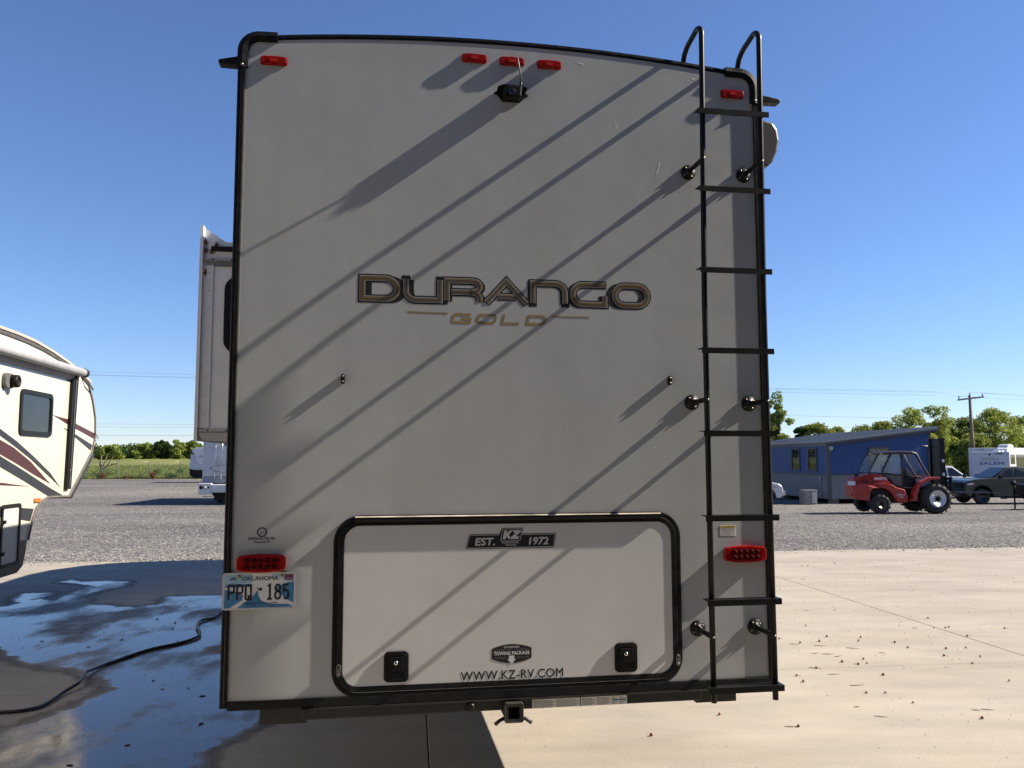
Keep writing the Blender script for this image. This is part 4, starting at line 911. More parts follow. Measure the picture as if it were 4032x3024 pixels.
    o = link('gravel_stones', me, m); o['label'] = 'loose grey limestone gravel covering the lot'; o['category'] = 'gravel'; struct(o, 'stuff')
litter()

# ------------------------------------------------------------------ cream trailer on the left
def build_left_trailer():
    c = -4.7
    base = (P0[0] + c * math.cos(TH), P0[1] + c * math.sin(TH), 0)
    t = thing('fifth_wheel_trailer', 'cream fifth wheel trailer with maroon and charcoal stripes and rolled white awning', 'trailer', base, TH)
    CR = mat('cream_gelcoat', (0.47, 0.44, 0.375), 0.28, var=0.03, vscale=2, coat=0.3)
    MAR = mat('maroon_vinyl', (0.05, 0.014, 0.016), 0.35, var=0.15, vscale=8); CHA = mat('charcoal_vinyl', (0.020, 0.021, 0.026), 0.35, var=0.15, vscale=8)
    SIL = mat('silver_grey_vinyl', (0.42, 0.42, 0.43), 0.35, var=0.15, vscale=8)
    DG = mat('dark_roof_trim', (0.07, 0.06, 0.055), 0.5, var=0.2, vscale=8)
    W = 2.44
    side = [(-6.0, 0.56), (6.75, 0.56), (6.90, 0.62), (6.96, 0.76), (6.99, 0.91), (7.08, 1.15), (7.16, 1.26), (7.33, 1.345), (7.57, 1.385), (8.28, 1.365), (9.13, 1.98), (9.24, 2.22), (9.20, 2.48), (9.06, 2.74), (8.86, 2.95), (8.46, 3.05), (8.01, 3.14), (7.42, 3.22), (6.89, 3.27), (6.41, 3.29), (5.5, 3.30), (-6.0, 3.30)]
    MB().prism(side, -W, 0, 'x').build('body_shell', CR, t)
    # front cap bulging forward of the side wall, dark underside
    cap = [(8.86, 2.93), (9.07, 2.73), (9.22, 2.48), (9.26, 2.22), (9.14, 1.97)]
    out = [(8.93, 3.00), (9.15, 2.78), (9.33, 2.48), (9.37, 2.21), (9.31, 1.95)]
    MB().prism(cap + out[::-1], -W + 0.06, -0.04, 'x').build('front_cap', WHITEP, t, bevel=0.02)
    und = [(8.29, 1.355), (9.135, 1.965), (9.30, 1.94), (8.86, 1.62), (8.45, 1.335)]
    MB().prism(und, -W + 0.03, -0.01, 'x').build('nose_underside', CHA, t, bevel=0.01)
    # trim strips along the roof and nose
    def strip(name, pts, w, m, d=0.018):
        mb = MB(); n = len(pts); P = [Vector(p) for p in pts]; vs = []; fs = []
        for i in range(n):
            tg = (P[min(i + 1, n - 1)] - P[max(i - 1, 0)]).normalized(); nn = Vector((-tg.y, tg.x)) * w / 2
            a, b = P[i] + nn, P[i] - nn
            vs += [(0.0008, a.x, a.y), (d, a.x, a.y), (d, b.x, b.y), (0.0008, b.x, b.y)]
        for i in range(n - 1):
            for j in range(4): fs.append((i * 4 + j, i * 4 + (j + 1) % 4, i * 4 + 4 + (j + 1) % 4, i * 4 + 4 + j))
        fs += [(0, 1, 2, 3), (4 * n - 4, 4 * n - 3, 4 * n - 2, 4 * n - 1)]
        return mb.add(vs, fs).build(name, m, t)
    strip('roof_trim', [(-6, 3.265), (5.5, 3.265), (6.2, 3.265), (6.7, 3.253), (7.2, 3.222), (7.7, 3.17), (8.1, 3.115), (8.5, 3.035)], 0.05, DG)
    strip('roof_edge', [(-6, 3.302), (5.5, 3.302), (6.41, 3.297), (6.89, 3.28), (7.42, 3.23), (8.01, 3.15), (8.5, 3.065), (8.88, 2.965)], 0.03, mat('cream_trim', (0.40, 0.34, 0.27), 0.4, var=0.05, vscale=5), 0.03)
    strip('nose_trim', [(8.53, 3.03), (8.84, 2.93), (9.03, 2.72), (9.17, 2.48), (9.21, 2.22), (9.10, 1.98), (8.27, 1.375)], 0.03, mat('brown_grey_trim', (0.13, 0.11, 0.10), 0.5, var=0.2, vscale=6))
    strip('neck_trim', [(8.27, 1.375), (7.57, 1.395), (7.34, 1.355), (7.18, 1.27), (7.10, 1.16), (7.00, 0.91)], 0.022, MATS['brown_grey_trim'])
    # vinyl graphics on the side, each a flat decal
    def decal(pts, m, k): MB().add([(0.0012 + 0.0006 * k, p[0], p[1]) for p in pts], [tuple(range(len(pts)))]).build('side_stripe', m, t)
    decal([(7.57, 2.43), (8.1, 2.40), (9.20, 2.245), (9.19, 2.16), (8.11, 2.33)], MAR, 0)
    decal([(7.93, 2.29), (8.37, 2.22), (9.12, 2.075), (9.06, 1.99), (8.31, 2.19)], CHA, 0)
    decal([(5.0, 2.50), (6.12, 2.2), (6.57, 2.07), (7.06, 1.9), (7.61, 1.69), (7.98, 1.49), (7.5, 1.67), (6.96, 1.87), (6.48, 2.02), (6.13, 2.12), (5.0, 2.40)], CHA, 0)
    decal([(5.0, 2.36), (6.13, 2.08), (6.48, 2.0), (6.97, 1.84), (7.63, 1.55), (7.09, 1.68), (6.6, 1.81), (6.15, 1.92), (5.0, 2.20)], MAR, 1)
    decal([(5.0, 2.16), (6.16, 1.9), (6.84, 1.72), (7.63, 1.5), (8.05, 1.395), (7.57, 1.40), (6.85, 1.6), (6.17, 1.78), (5.0, 2.02)], CHA, 2)
    decal([(5.0, 1.92), (6.18, 1.73), (6.44, 1.67), (6.86, 1.57), (6.18, 1.66), (5.0, 1.80)], SIL, 1)
    decal([(5.0, 1.70), (6.19, 1.61), (7.01, 1.54), (6.19, 1.58), (5.0, 1.64)], MAR, 1)
    decal([(3.0, 1.39), (6.22, 1.35), (7.14, 1.27), (7.05, 1.125), (6.77, 1.165), (6.23, 1.23), (3.0, 1.28)], CHA, 1)
    decal([(3.0, 1.02), (6.27, 0.965), (6.75, 0.93), (6.985, 0.91), (6.95, 0.76), (6.89, 0.625), (6.74, 0.565), (3.0, 0.565)], CHA, 1)
    # awning: rolled fabric on two arms
    AWF = mat('awning_vinyl', (0.36, 0.36, 0.365), 0.6, var=0.12, vscale=3, stretch=(1, 6, 1))
    aw = MB().tube([(0.10, -1.0, 3.045), (0.10, 8.30, 3.045)], 0.058, 18).build('awning_roll', AWF, t)
    MB().lathe([(0.062, 8.30), (0.066, 8.32), (0.060, 8.40), (0.03, 8.41)], (0.10, 0, 3.045), 'y', 18).build('roll_end', BLACK, aw)
    MB().prism([(0.002, 3.10), (0.05, 3.115), (0.09, 3.105), (0.002, 3.085)], -1.0, 8.2, 'y').build('awning_flap', AWF, aw)
    MB().prism([(0.004, 2.93), (0.03, 2.945), (0.06, 2.99), (0.012, 3.0)], 4.0, 8.15, 'y').build('valance', mat('valance_grey', (0.35, 0.35, 0.36), 0.6, var=0.1, vscale=4), aw)
    arm = MB().prism([(8.14, 3.04), (8.34, 3.04), (8.23, 1.47), (8.07, 1.47)], 0.004, 0.045, 'x').build('awning_arm', BLACK, t, bevel=0.004)
    MB().prism([(8.22, 3.0), (8.235, 3.0), (8.150, 1.50), (8.135, 1.50)], 0.046, 0.056, 'x').build('arm_channel', GREYPL, arm)
    for z, y in ((1.52, 8.15), (1.72, 8.155), (2.1, 8.18)): MB().lathe([(0.012, 0.046), (0.010, 0.052), (0.0005, 0.053)], (0, y, z), 'x', 8).build('arm_bolt', CHROME, arm)
    # window
    def fr(y0, y1, z0, z1, r): return [(p[0], p[1]) for p in rrect(y0, y1, z0, z1, r)]
    o = fr(6.58, 7.54, 2.145, 2.685, 0.08); i_ = fr(6.635, 7.485, 2.20, 2.63, 0.05); n = len(o)
    wv = [(0.022, p[0], p[1]) for p in o] + [(0.022, p[0], p[1]) for p in i_] + [(0.001, p[0], p[1]) for p in o] + [(0.006, p[0], p[1]) for p in i_]
    wf = []
    for k in range(n):
        j = (k + 1) % n; wf += [(k, j, j + n, k + n), (k, k + 2 * n, j + 2 * n, j), (k + n, j + n, j + 3 * n, k + 3 * n)]
    w = MB().add(wv, wf).build('window', BLACK, t)
    MB().prism(i_, 0.004, 0.007, 'x').build('pane', GLASSD, w)
    # outside speaker
    sp = MB().prism(fr(6.09, 6.30, 2.65, 2.82, 0.06), 0.001, 0.05, 'x').build('outside_speaker', GREYPL, t, bevel=0.01)
    MB().lathe([(0.075, 0.05), (0.07, 0.115), (0.05, 0.125), (0.045, 0.11), (0.0005, 0.11)], (0, 6.245, 2.735), 'x', 20).build('speaker_cone', BLACK, sp)
    # baggage door
    od = fr(6.24, 6.74, 0.66, 1.36, 0.05); id_ = fr(6.28, 6.70, 0.70, 1.32, 0.03); n = len(od)
    wv = [(0.02, p[0], p[1]) for p in od] + [(0.02, p[0], p[1]) for p in id_] + [(0.002, p[0], p[1]) for p in od] + [(0.004, p[0], p[1]) for p in id_]
    d = MB().add(wv, wf).build('baggage_door', BLACK, t)
    MB().prism(id_, 0.0032, 0.0075, 'x').build('door_panel', mat('cream_panel', (0.45, 0.435, 0.40), 0.35, var=0.03, vscale=4), d)
    for z in (0.82, 1.17): MB().box((0.018, 6.28, z - 0.02), (0.032, 6.33, z + 0.02)).build('door_hinge', BLACK, d)
    mk = MB().prism(fr(7.12, 7.29, 1.345, 1.395, 0.015), 0.001, 0.022, 'x').build('marker_light', mat('amber_lens', (0.55, 0.13, 0.02), 0.2, var=0.3, vscale=60, coat=0.4), t, bevel=0.005)
    tie = MB().tube([(0.03, 8.55, 3.03), (0.06, 8.7, 2.93), (0.05, 8.90, 2.86)], 0.012, 6).build('tie_strap', GREYPL, t)
    for yy in (-0.4, 0.65):
        wheel(t, (-0.14, yy, 0.37), 0.37, 0.22, 'x', 1)
        wheel(t, (-W + 0.14, yy, 0.37), 0.37, 0.22, 'x', -1)
    for yy in (6.2,):
        for xx in (-0.4, -2.0): MB().box((xx - 0.05, yy - 0.05, 0.0), (xx + 0.05, yy + 0.05, 0.6)).build('landing_leg', BLACK, t)
build_left_trailer()

# ------------------------------------------------------------------ vehicles
def frame_yz(o, i_, x_out, x_in):
    pass
def pickup(name, label, x, y, rz, paint, group, scale=1.0, bed=True, rimmat=None, chrome=True, hood=1.24):
    t = thing(name, label, 'pickup truck', (x, y, smooth_ground(x, y)), rz, group)
    W = 1.0
    dz = hood - 1.24
    prof = [(-3.02, 0.62), (-3.05, 1.30 + dz), (-2.98, 1.36 + dz), (-0.98, 1.37 + dz), (-0.9, 1.30 + dz), (1.02, 1.26 + dz), (1.3, 1.26 + dz), (2.2, 1.20 + dz), (2.52, 1.13 + dz), (2.66, 1.02 + dz), (2.72, 0.86), (2.74, 0.60), (2.60, 0.42), (2.40, 0.40)]
    prof += [(1.85 + 0.53 * math.cos(R(a)), 0.44 + 0.53 * math.sin(R(a))) for a in range(0, 181, 15)]
    prof += [(1.25, 0.40), (-1.15, 0.40)]
    prof += [(-1.75 + 0.53 * math.cos(R(a)), 0.44 + 0.53 * math.sin(R(a))) for a in range(0, 181, 15)]
    prof += [(-2.5, 0.50)]
    body = MB().prism(prof, -W, W, 'y').build('body', paint, t, bevel=0.05, bseg=3, angle=0.5)
    # cabin, tapering inwards to the roof
    zb, zr = 1.22 + dz, 1.90
    bx0, bx1, rx0, rx1 = -0.98, 1.25, -0.80, 0.42
    yb, yr = 0.93, 0.70
    vs = [(bx0, -yb, zb), (bx1, -yb * 0.97, zb), (bx1, yb * 0.97, zb), (bx0, yb, zb), (rx0, -yr, zr), (rx1, -yr, zr), (rx1, yr, zr), (rx0, yr, zr),
          (-0.2, -yr, zr + 0.035), (-0.2, yr, zr + 0.035)]
    cab = MB().add(vs, [(0, 1, 5, 8, 4), (1, 2, 6, 5), (2, 3, 7, 9, 6), (3, 0, 4, 7), (4, 8, 9, 7), (8, 5, 6, 9)]).build('cabin', paint, t, bevel=0.05, bseg=3, angle=0.3)
    def sidept(xx, f, s):   # f 0 at belt, 1 at roof
        return (xx, s * (yb + (yr - yb) * f + 0.006), zb + (zr - zb) * f)
    for s in (-1, 1):
        for pts in ([(-0.80, 0.12), (0.02, 0.12), (0.02, 0.84), (-0.72, 0.84)], [(0.12, 0.12), (1.0, 0.12), (0.86, 0.30), (0.40, 0.84), (0.12, 0.84)]):
            MB().add([sidept(a, f, s) for a, f in pts], [tuple(range(len(pts)))]).build('side_window', GLASSD, t)
        MB().box((0.86, s * 0.99, 1.24 + dz), (1.02, s * 1.16, 1.42 + dz)).build('door_mirror', BLACK, t, bevel=0.03)
        for xx in (-0.70, 0.24): MB().box((xx, s * (W + 0.001), 1.08 + dz), (xx + 0.2, s * (W + 0.025), 1.12 + dz)).build('door_handle', CHROME if chrome else BLACK, t)
        for xx in (0.07, -0.92): MB().box((xx, s * (W + 0.0005), 0.5), (xx + 0.012, s * (W + 0.002), 1.26 + dz)).build('door_seam', BLACK, t)
        MB().prism([(2.30, 1.02 + dz), (2.58, 0.98 + dz), (2.66, 0.90 + dz), (2.32, 0.92 + dz)], s * (W - 0.06), s * (W + 0.004), 'y').build('headlight', mat('headlamp', (0.55, 0.55, 0.56), 0.1, var=0.2, vscale=20, coat=0.8), t)
        MB().box((2.24, s * (W - 0.03), 0.92 + dz), (2.295, s * (W + 0.006), 1.0 + dz)).build('turn_lamp', mat('amber_lens2', (0.60, 0.16, 0.03), 0.2, var=0.2, vscale=30), t)
        MB().box((-3.04, s * (W - 0.12), 1.0), (-3.07, s * (W - 0.001), 1.28)).build('tail_lamp', REDL, t)
        for ax in (1.85, -1.75):
            wheel(t, (ax, s * (W - 0.13), 0.41), 0.41, 0.27, 'y', s, rim=rimmat or CHROME, rimfrac=0.6)
            # arch lip
            MB().tube([(ax + 0.535 * math.cos(R(a)), s * (W + 0.002), 0.44 + 0.535 * math.sin(R(a))) for a in range(-5, 186, 10)], 0.018, 6).build('arch_lip', BLACK if not chrome else paint, t)
    MB().add([(1.24, -0.86, zb + 0.06), (1.24, 0.86, zb + 0.06), (0.455, 0.66, zr - 0.05), (0.455, -0.66, zr - 0.05)], [(0, 1, 2, 3)]).build('windscreen', GLASSD, t, loc=(0.012, 0, 0.01))
    MB().add([(bx0 - 0.008, -0.8, zb + 0.16), (bx0 - 0.008, 0.8, zb + 0.16), (rx0 - 0.03, 0.62, zr - 0.08), (rx0 - 0.03, -0.62, zr - 0.08)], [(0, 1, 2, 3)]).build('rear_window', GLASSD, t)
    MB().box((2.70, -0.72, 0.80), (2.755, 0.72, 1.04 + dz)).build('grille', BLACK, t, bevel=0.02)
    MB().prism([(2.50, 0.50), (2.84, 0.52), (2.86, 0.70), (2.80, 0.76), (2.50, 0.76)], -0.99, 0.99, 'y').build('front_bumper', CHROME if chrome else BLACK, t, bevel=0.03)
    MB().prism([(-3.0, 0.55), (-3.2, 0.55), (-3.2, 0.74), (-3.0, 0.76)], -0.95, 0.95, 'y').build('rear_bumper', CHROME if chrome else BLACK, t, bevel=0.03)
    MB().box((-2.9, -0.8, 0.35), (2.5, 0.8, 0.55)).build('chassis', BLACK, t)
    if scale != 1: t.scale = (scale,) * 3
    return t
PGREEN = mat('dark_olive_paint', (0.020, 0.023, 0.017), 0.32, var=0.15, vscale=3, coat=0.35)
PWHITE = mat('white_truck_paint', (0.60, 0.61, 0.63), 0.25, var=0.04, vscale=3, coat=0.8)
G_T = 'pickup trucks parked on the gravel'
pickup('pickup_truck', 'dark olive crew cab pickup beyond the forklift forks, facing left', 25.95, 43.75, PI, PGREEN, G_T, rimmat=mat('dark_rim', (0.05, 0.05, 0.055), 0.3, 0.8, var=0.2, vscale=20), chrome=False, hood=1.33)
pickup('pickup_truck', 'white crew cab pickup half hidden behind the forklift mast', 25.9, 50.5, 0.0, PWHITE, G_T)
pickup('pickup_truck', 'white pickup nosing out from behind the big trailer, beside the blue office', 11.05, 43.4, 0.0, PWHITE, G_T, hood=1.22)

def build_forklift():
    x, y = 16.72, 33.0
    t = thing('rough_terrain_forklift', 'red rough terrain forklift with glazed cab and black mast, parked on gravel', 'forklift', (x, y, smooth_ground(x, y)))
    RED = mat('forklift_red', (0.34, 0.026, 0.018), 0.5, var=0.15, vscale=3, col2=(0.42, 0.045, 0.032))
    CABG = mat('cab_frame_grey', (0.035, 0.034, 0.034), 0.45, var=0.2, vscale=10)
    TG = mat('cab_glass', (0.55, 0.68, 0.68), 0.03, trans=0.0, alpha=0.22, spec=0.7, var=0.05, vscale=3)
    k = 0.00333
    def q(pts): return [((X - 1155) * k, (1135 - Y) * k) for X, Y in pts]
    def p1(X, Y): return ((X - 1155) * k, (1135 - Y) * k)
    def taper(m):
        wt = lambda x_: max(0, min(1, (-2.3 - x_) / 1.1)) ** 1.5
        m.v = [(x_ + 0.36 * wt(x_), 0.87 + (y_ - 0.87) * (1 - 0.55 * wt(x_)), z_) for x_, y_, z_ in m.v]; return m
    # chassis and rear counterweight body
    low = [(130, 820), (132, 885), (170, 945), (250, 972), (378, 985), (380, 930), (392, 872), (425, 838), (560, 832), (612, 852), (655, 905), (712, 1003), (833, 1003), (840, 935), (800, 848), (700, 822), (660, 790), (560, 775), (300, 780), (140, 770)]
    taper(MB().prism(q(low), 0.02, 1.72, 'y')).build('rear_body', RED, t, bevel=0.03)
    hood = [(138, 775), (142, 755), (178, 706), (300, 690), (400, 666), (520, 660), (610, 700), (670, 790), (560, 782), (300, 786)]
    taper(MB().prism(q(hood), 0.18, 1.56, 'y')).build('engine_hood', RED, t, bevel=0.05, bseg=3)
    MB().prism(q([(190, 752), (250, 752), (250, 800), (190, 800)]), 0.28, 0.55, 'y').build('rear_lamp', mat('lamp_white', (0.6, 0.6, 0.6), 0.2, var=0.1, vscale=20), t, bevel=0.01)
    MB().lathe([(0.05, 0.0), (0.045, -0.012), (0.0005, -0.012)], (p1(178, 900)[0], 0.018, p1(178, 900)[1]), 'y', 14).build('tow_eye', BLACK, t)
    MB().prism(q([(298, 660), (350, 660), (345, 690), (305, 690)]), 0.75, 0.9, 'y').build('filler_cap', CABG, t)
    text('side_lettering', 'MANITOU', *[v for v in (p1(465, 0)[0], p1(610, 0)[0])], p1(0, 735)[1], p1(0, 705)[1], 0.172, PRINTW, t, bold=0.05)
    text('side_lettering', 'M50-4', p1(705, 0)[0], p1(793, 0)[0], p1(0, 920)[1], p1(0, 900)[1], 0.012, PRINTW, t, bold=0.02)
    text('side_lettering', 'TURBO', p1(722, 0)[0], p1(782, 0)[0], p1(0, 942)[1], p1(0, 930)[1], 0.012, PRINTW, t, bold=0.03)
    # hood seam, side vents, black belly and tail grille
    MB().tube([(p1(X, Y)[0], 0.172, p1(X, Y)[1]) for X, Y in ((404, 668), (420, 720), (450, 770), (560, 778))], 0.010, 6).build('hood_seam', BLACK, t)
    for kk in range(5): MB().box((p1(318 + 14 * kk, 0)[0], 0.165, p1(0, 770)[1]), (p1(325 + 14 * kk, 0)[0], 0.181, p1(0, 735)[1])).build('hood_vent', BLACK, t)
    MB().prism(q([(395, 862), (560, 846), (640, 905), (700, 1000), (400, 980)]), 0.20, 1.52, 'y').build('belly_frame', BLACK, t)
    MB().box((p1(392, 0)[0], 0.005, p1(0, 850)[1]), (p1(402, 0)[0], 0.019, p1(0, 838)[1])).build('reflector', mat('amber_reflector', (0.5, 0.2, 0.03), 0.3, var=0.1, vscale=9), t)
    MB().prism(q([(845, 962), (932, 962), (935, 978), (845, 978)]), -0.10, 0.10, 'y').build('step_plate', RED, t)
    # cab
    def tube(name, pts, r, ys=(0.30, 1.44)):
        for yy in ys: MB().tube([(p1(X, Y)[0] + 0.15, yy, p1(X, Y)[1]) for X, Y in pts], r, 8).build(name, CABG, t)
    tube('front_pillar', [(905, 402), (950, 425), (1010, 550), (1090, 690), (1100, 720)], 0.045)
    tube('rear_pillar', [(650, 420), (600, 510), (545, 610), (522, 665), (530, 700), (640, 790)], 0.04)
    tube('door_post', [(765, 415), (775, 600), (782, 820)], 0.035)
    tube('door_sill_rail', [(524, 662), (650, 672), (778, 682)], 0.025)
    tube('lower_door_edge', [(540, 690), (620, 720), (690, 810), (840, 835), (905, 830)], 0.03)
    MB().prism(q([(568, 412), (600, 396), (760, 390), (905, 396), (945, 415), (935, 432), (580, 430)]), 0.24, 1.50, 'y').build('cab_roof', CABG, t, bevel=0.03, bseg=3, loc=(0.13, 0, 0))
    tube('rear_hoop', [(548, 432), (520, 426), (488, 436), (430, 540), (376, 648), (385, 660), (520, 662)], 0.02, (0.34, 1.40))
    def pane(pts, yy, m=TG): MB().prism(q(pts), yy, yy + 0.006, 'y').build('cab_pane', m, t, loc=(0.15, 0, 0))
    for yy in (0.31, 1.44):
        pane([(655, 430), (762, 430), (772, 660), (545, 650)], yy); pane([(540, 440), (495, 445), (385, 640), (515, 650), (600, 490), (640, 432)], yy)
        pane([(560, 672), (775, 690), (780, 815), (700, 800), (625, 715)], yy, mat('cab_glass_low', (0.10, 0.12, 0.12), 0.05, alpha=0.75, var=0.05, vscale=3))
    wv = [p1(930, 432), p1(1080, 690)]
    MB().add([(wv[0][0], 0.36, wv[0][1]), (wv[0][0], 1.38, wv[0][1]), (wv[1][0], 1.38, wv[1][1]), (wv[1][0], 0.36, wv[1][1])], [(0, 1, 2, 3)]).build('windscreen', TG, t, loc=(0.15, 0, 0))
    # inside the cab
    SE = mat('seat_vinyl', (0.02, 0.02, 0.022), 0.6, var=0.2, vscale=10)
    sx, sz = p1(690, 740)
    MB().box((sx, 0.62, sz - 0.05), (sx + 0.42, 1.10, sz + 0.08)).build('operator_seat', SE, t, bevel=0.04)
    MB().prism([(sx - 0.02, sz), (sx + 0.12, sz), (sx + 0.0, sz + 0.62), (sx - 0.12, sz + 0.6)], 0.64, 1.08, 'y').build('seat_back', SE, t, bevel=0.03)
    cx, cz = p1(862, 590)
    MB().tube([(cx + 0.10 * math.sin(a) * 0.55, 0.86 + 0.17 * math.cos(a), cz + 0.17 * math.sin(a)) for a in [2 * PI * i / 20 for i in range(20)]], 0.014, 6, closed=True).build('steering_wheel', BLACK, t)
    MB().tube([(cx, 0.86, cz), (p1(950, 700)[0], 0.86, p1(950, 700)[1])], 0.03, 8).build('steering_column', BLACK, t)
    MB().prism(q([(885, 590), (915, 590), (985, 680), (985, 720), (935, 700)]), 0.55, 1.2, 'y').build('dashboard', mat('dash_grey', (0.16, 0.15, 0.13), 0.6, var=0.2, vscale=10), t, bevel=0.02)
    MB().prism(q([(800, 720), (985, 700), (985, 830), (905, 850), (800, 830)]), 0.34, 1.42, 'y').build('cab_floor_well', BLACK, t, bevel=0.02)
    MB().box((p1(930, 0)[0], 0.30, p1(0, 428)[1]), (p1(975, 0)[0], 0.42, p1(0, 402)[1])).build('work_lamp', BLACK, t, bevel=0.01)
    # front fender and frame
    fen = [(893, 890), (905, 870), (945, 790), (985, 760), (1090, 705), (1120, 700), (1215, 702), (1213, 724), (1115, 735), (1030, 770), (975, 815), (945, 890), (938, 985), (845, 982), (845, 966), (886, 958)]
    for ya, yb in ((-0.06, 0.24), (1.50, 1.80)): MB().prism(q(fen), ya, yb, 'y').build('front_fender', RED, t, bevel=0.015)
    MB().prism(q([(780, 835), (1250, 800), (1260, 980), (860, 985), (820, 930)]), 0.45, 1.30, 'y').build('front_frame', BLACK, t)
    MB().box((p1(500, 0)[0] - 0.08, 0.2, 0.30), (p1(500, 0)[0] + 0.08, 1.5, 0.46)).build('rear_axle', BLACK, t)
    MB().box((-0.12, 0.2, 0.50), (0.12, 1.5, 0.74)).build('front_axle', BLACK, t)
    # tyres with lugs
    RIMW = mat('rim_white', (0.80, 0.79, 0.77), 0.5, var=0.15, vscale=8)
    def lugged(c, r, w, s, rimfrac, rm, nl):
        ty = wheel(t, c, r * 0.965, w, 'y', s, rim=rm, rimfrac=rimfrac, hub=BLACK, holes=0)
        lug = None
        for i in range(nl):
            for sd in (-1, 1):
                a = 2 * PI * (i + (0.5 if sd > 0 else 0)) / nl
                if lug is None:
                    m = MB().prism([(-0.030, 0), (0.030, 0), (0.022, r * 0.06), (-0.022, r * 0.06)], 0, 1, 'y')
                    vsn = [(v[0] + (v[1]) * 0.07, v[1] * w * 0.5, v[2] + r * 0.945) for v in m.v]; m.v = vsn
                    lug = m.build('tread_lug', RUBBER, ty).data
                    o = [q_ for q_ in ty.children if q_.name.startswith('tread_lug')][-1]
                else:
                    o = bpy.data.objects.new('tread_lug', lug); C.objects.link(o); o.parent = ty
                o.location = c; o.rotation_euler = (0, a, 0)
                if sd < 0: o.scale = (1, -1, 1)
        # hub
        MB().lathe([(r * 0.17, s * w * 0.30), (r * 0.17, s * w * 0.52), (r * 0.12, s * w * 0.56), (0.0005, s * w * 0.56)], c, 'y', 16).build('hub', BLACK, ty)
        mb = None
        for i in range(8):
            a = 2 * PI * i / 8; MB().lathe([(0.022, s * w * 0.36), (0.022, s * w * 0.50), (0.0005, s * w * 0.50)], (c[0] + r * 0.235 * math.cos(a), c[1], c[2] + r * 0.235 * math.sin(a)), 'y', 8).build('wheel_nut', BLACK, ty)
    lugged((0, 0.02, 0.60), 0.60, 0.46, -1, 0.56, RIMW, 18); lugged((0, 1.66, 0.60), 0.60, 0.46, 1, 0.56, RIMW, 18)
    rx = p1(505, 0)[0]
    lugged((rx, 0.06, 0.385), 0.385, 0.30, -1, 0.50, STEELG, 14); lugged((rx, 1.58, 0.385), 0.385, 0.30, 1, 0.50, STEELG, 14)
    # mast
    zt = p1(0, 237)[1]; zb = 0.32
    for yy in (0.42, 1.20):
        x0 = 0.47; MB().prism([(x0, yy), (x0 + 0.22, yy), (x0 + 0.22, yy + 0.05), (x0 + 0.05, yy + 0.05), (x0 + 0.05, yy + 0.10), (x0 + 0.22, yy + 0.10), (x0 + 0.22, yy + 0.14), (x0, yy + 0.14)], zb, zt, 'z').build('mast_channel', BLACK, t)
    for zz in (zt - 0.1, zt - 0.9, 1.5, 0.6): MB().box((0.52, 0.43, zz - 0.09), (0.60, 1.33, zz + 0.09)).build('mast_crossbar', BLACK, t)
    for yy in (0.62, 1.10): MB().tube([(0.58, yy, zb), (0.58, yy, zt - 0.25)], 0.045, 8).build('lift_cylinder', BLACK, t)
    for yy in (0.80, 0.95): MB().box((0.64, yy, 0.5), (0.655, yy + 0.035, zt - 0.15)).build('lift_chain', STEELG, t)
    MB().box((0.525, 0.565, 0.7), (0.555, 1.195, zt - 0.2)).build('mast_guard', BLACK, t)
    for zz in (p1(0, 510)[1], p1(0, 672)[1]): MB().box((0.55, 0.4165, zz - 0.06), (0.65, 0.4195, zz + 0.06)).build('mast_sticker', PRINTW, t)
    MB().tube([(0.22, 0.5, zt - 0.02), (0.47, 0.5, zt - 0.02)], 0.02, 6).tube([(0.22, 0.5, zt - 0.02), (0.22, 0.5, zt - 0.35), (0.40, 0.5, zt - 0.35)], 0.02, 6).build('hose_guide', BLACK, t)
    # carriage and forks
    for zz in (0.95, 1.38): MB().box((0.71, 0.15, zz - 0.05), (0.79, 1.60, zz + 0.05)).build('carriage_bar', BLACK, t)
    for yy in (0.18, 0.5, 0.87, 1.24, 1.54): MB().box((0.73, yy, 0.95), (0.77, yy + 0.04, 1.45)).build('backrest_bar', BLACK, t)
    for yy in (0.28, 1.30):
        MB().prism([(0.79, 1.44), (0.85, 1.44), (0.87, 0.90), (0.91, 0.84), (2.95, 0.80), (2.95, 0.785), (0.83, 0.78), (0.79, 0.82)], yy, yy + 0.14, 'y').build('fork', mat('fork_steel', (0.03, 0.028, 0.026), 0.4, 0.5, var=0.3, vscale=8), t)
    for yy in (0.7, 1.0): MB().tube([(0.66, yy, 1.2), (0.95, yy, 1.05), (0.92, yy, 0.85), (0.75, yy, 0.8)], 0.02, 6).build('hydraulic_hose', BLACK, t)
build_forklift()

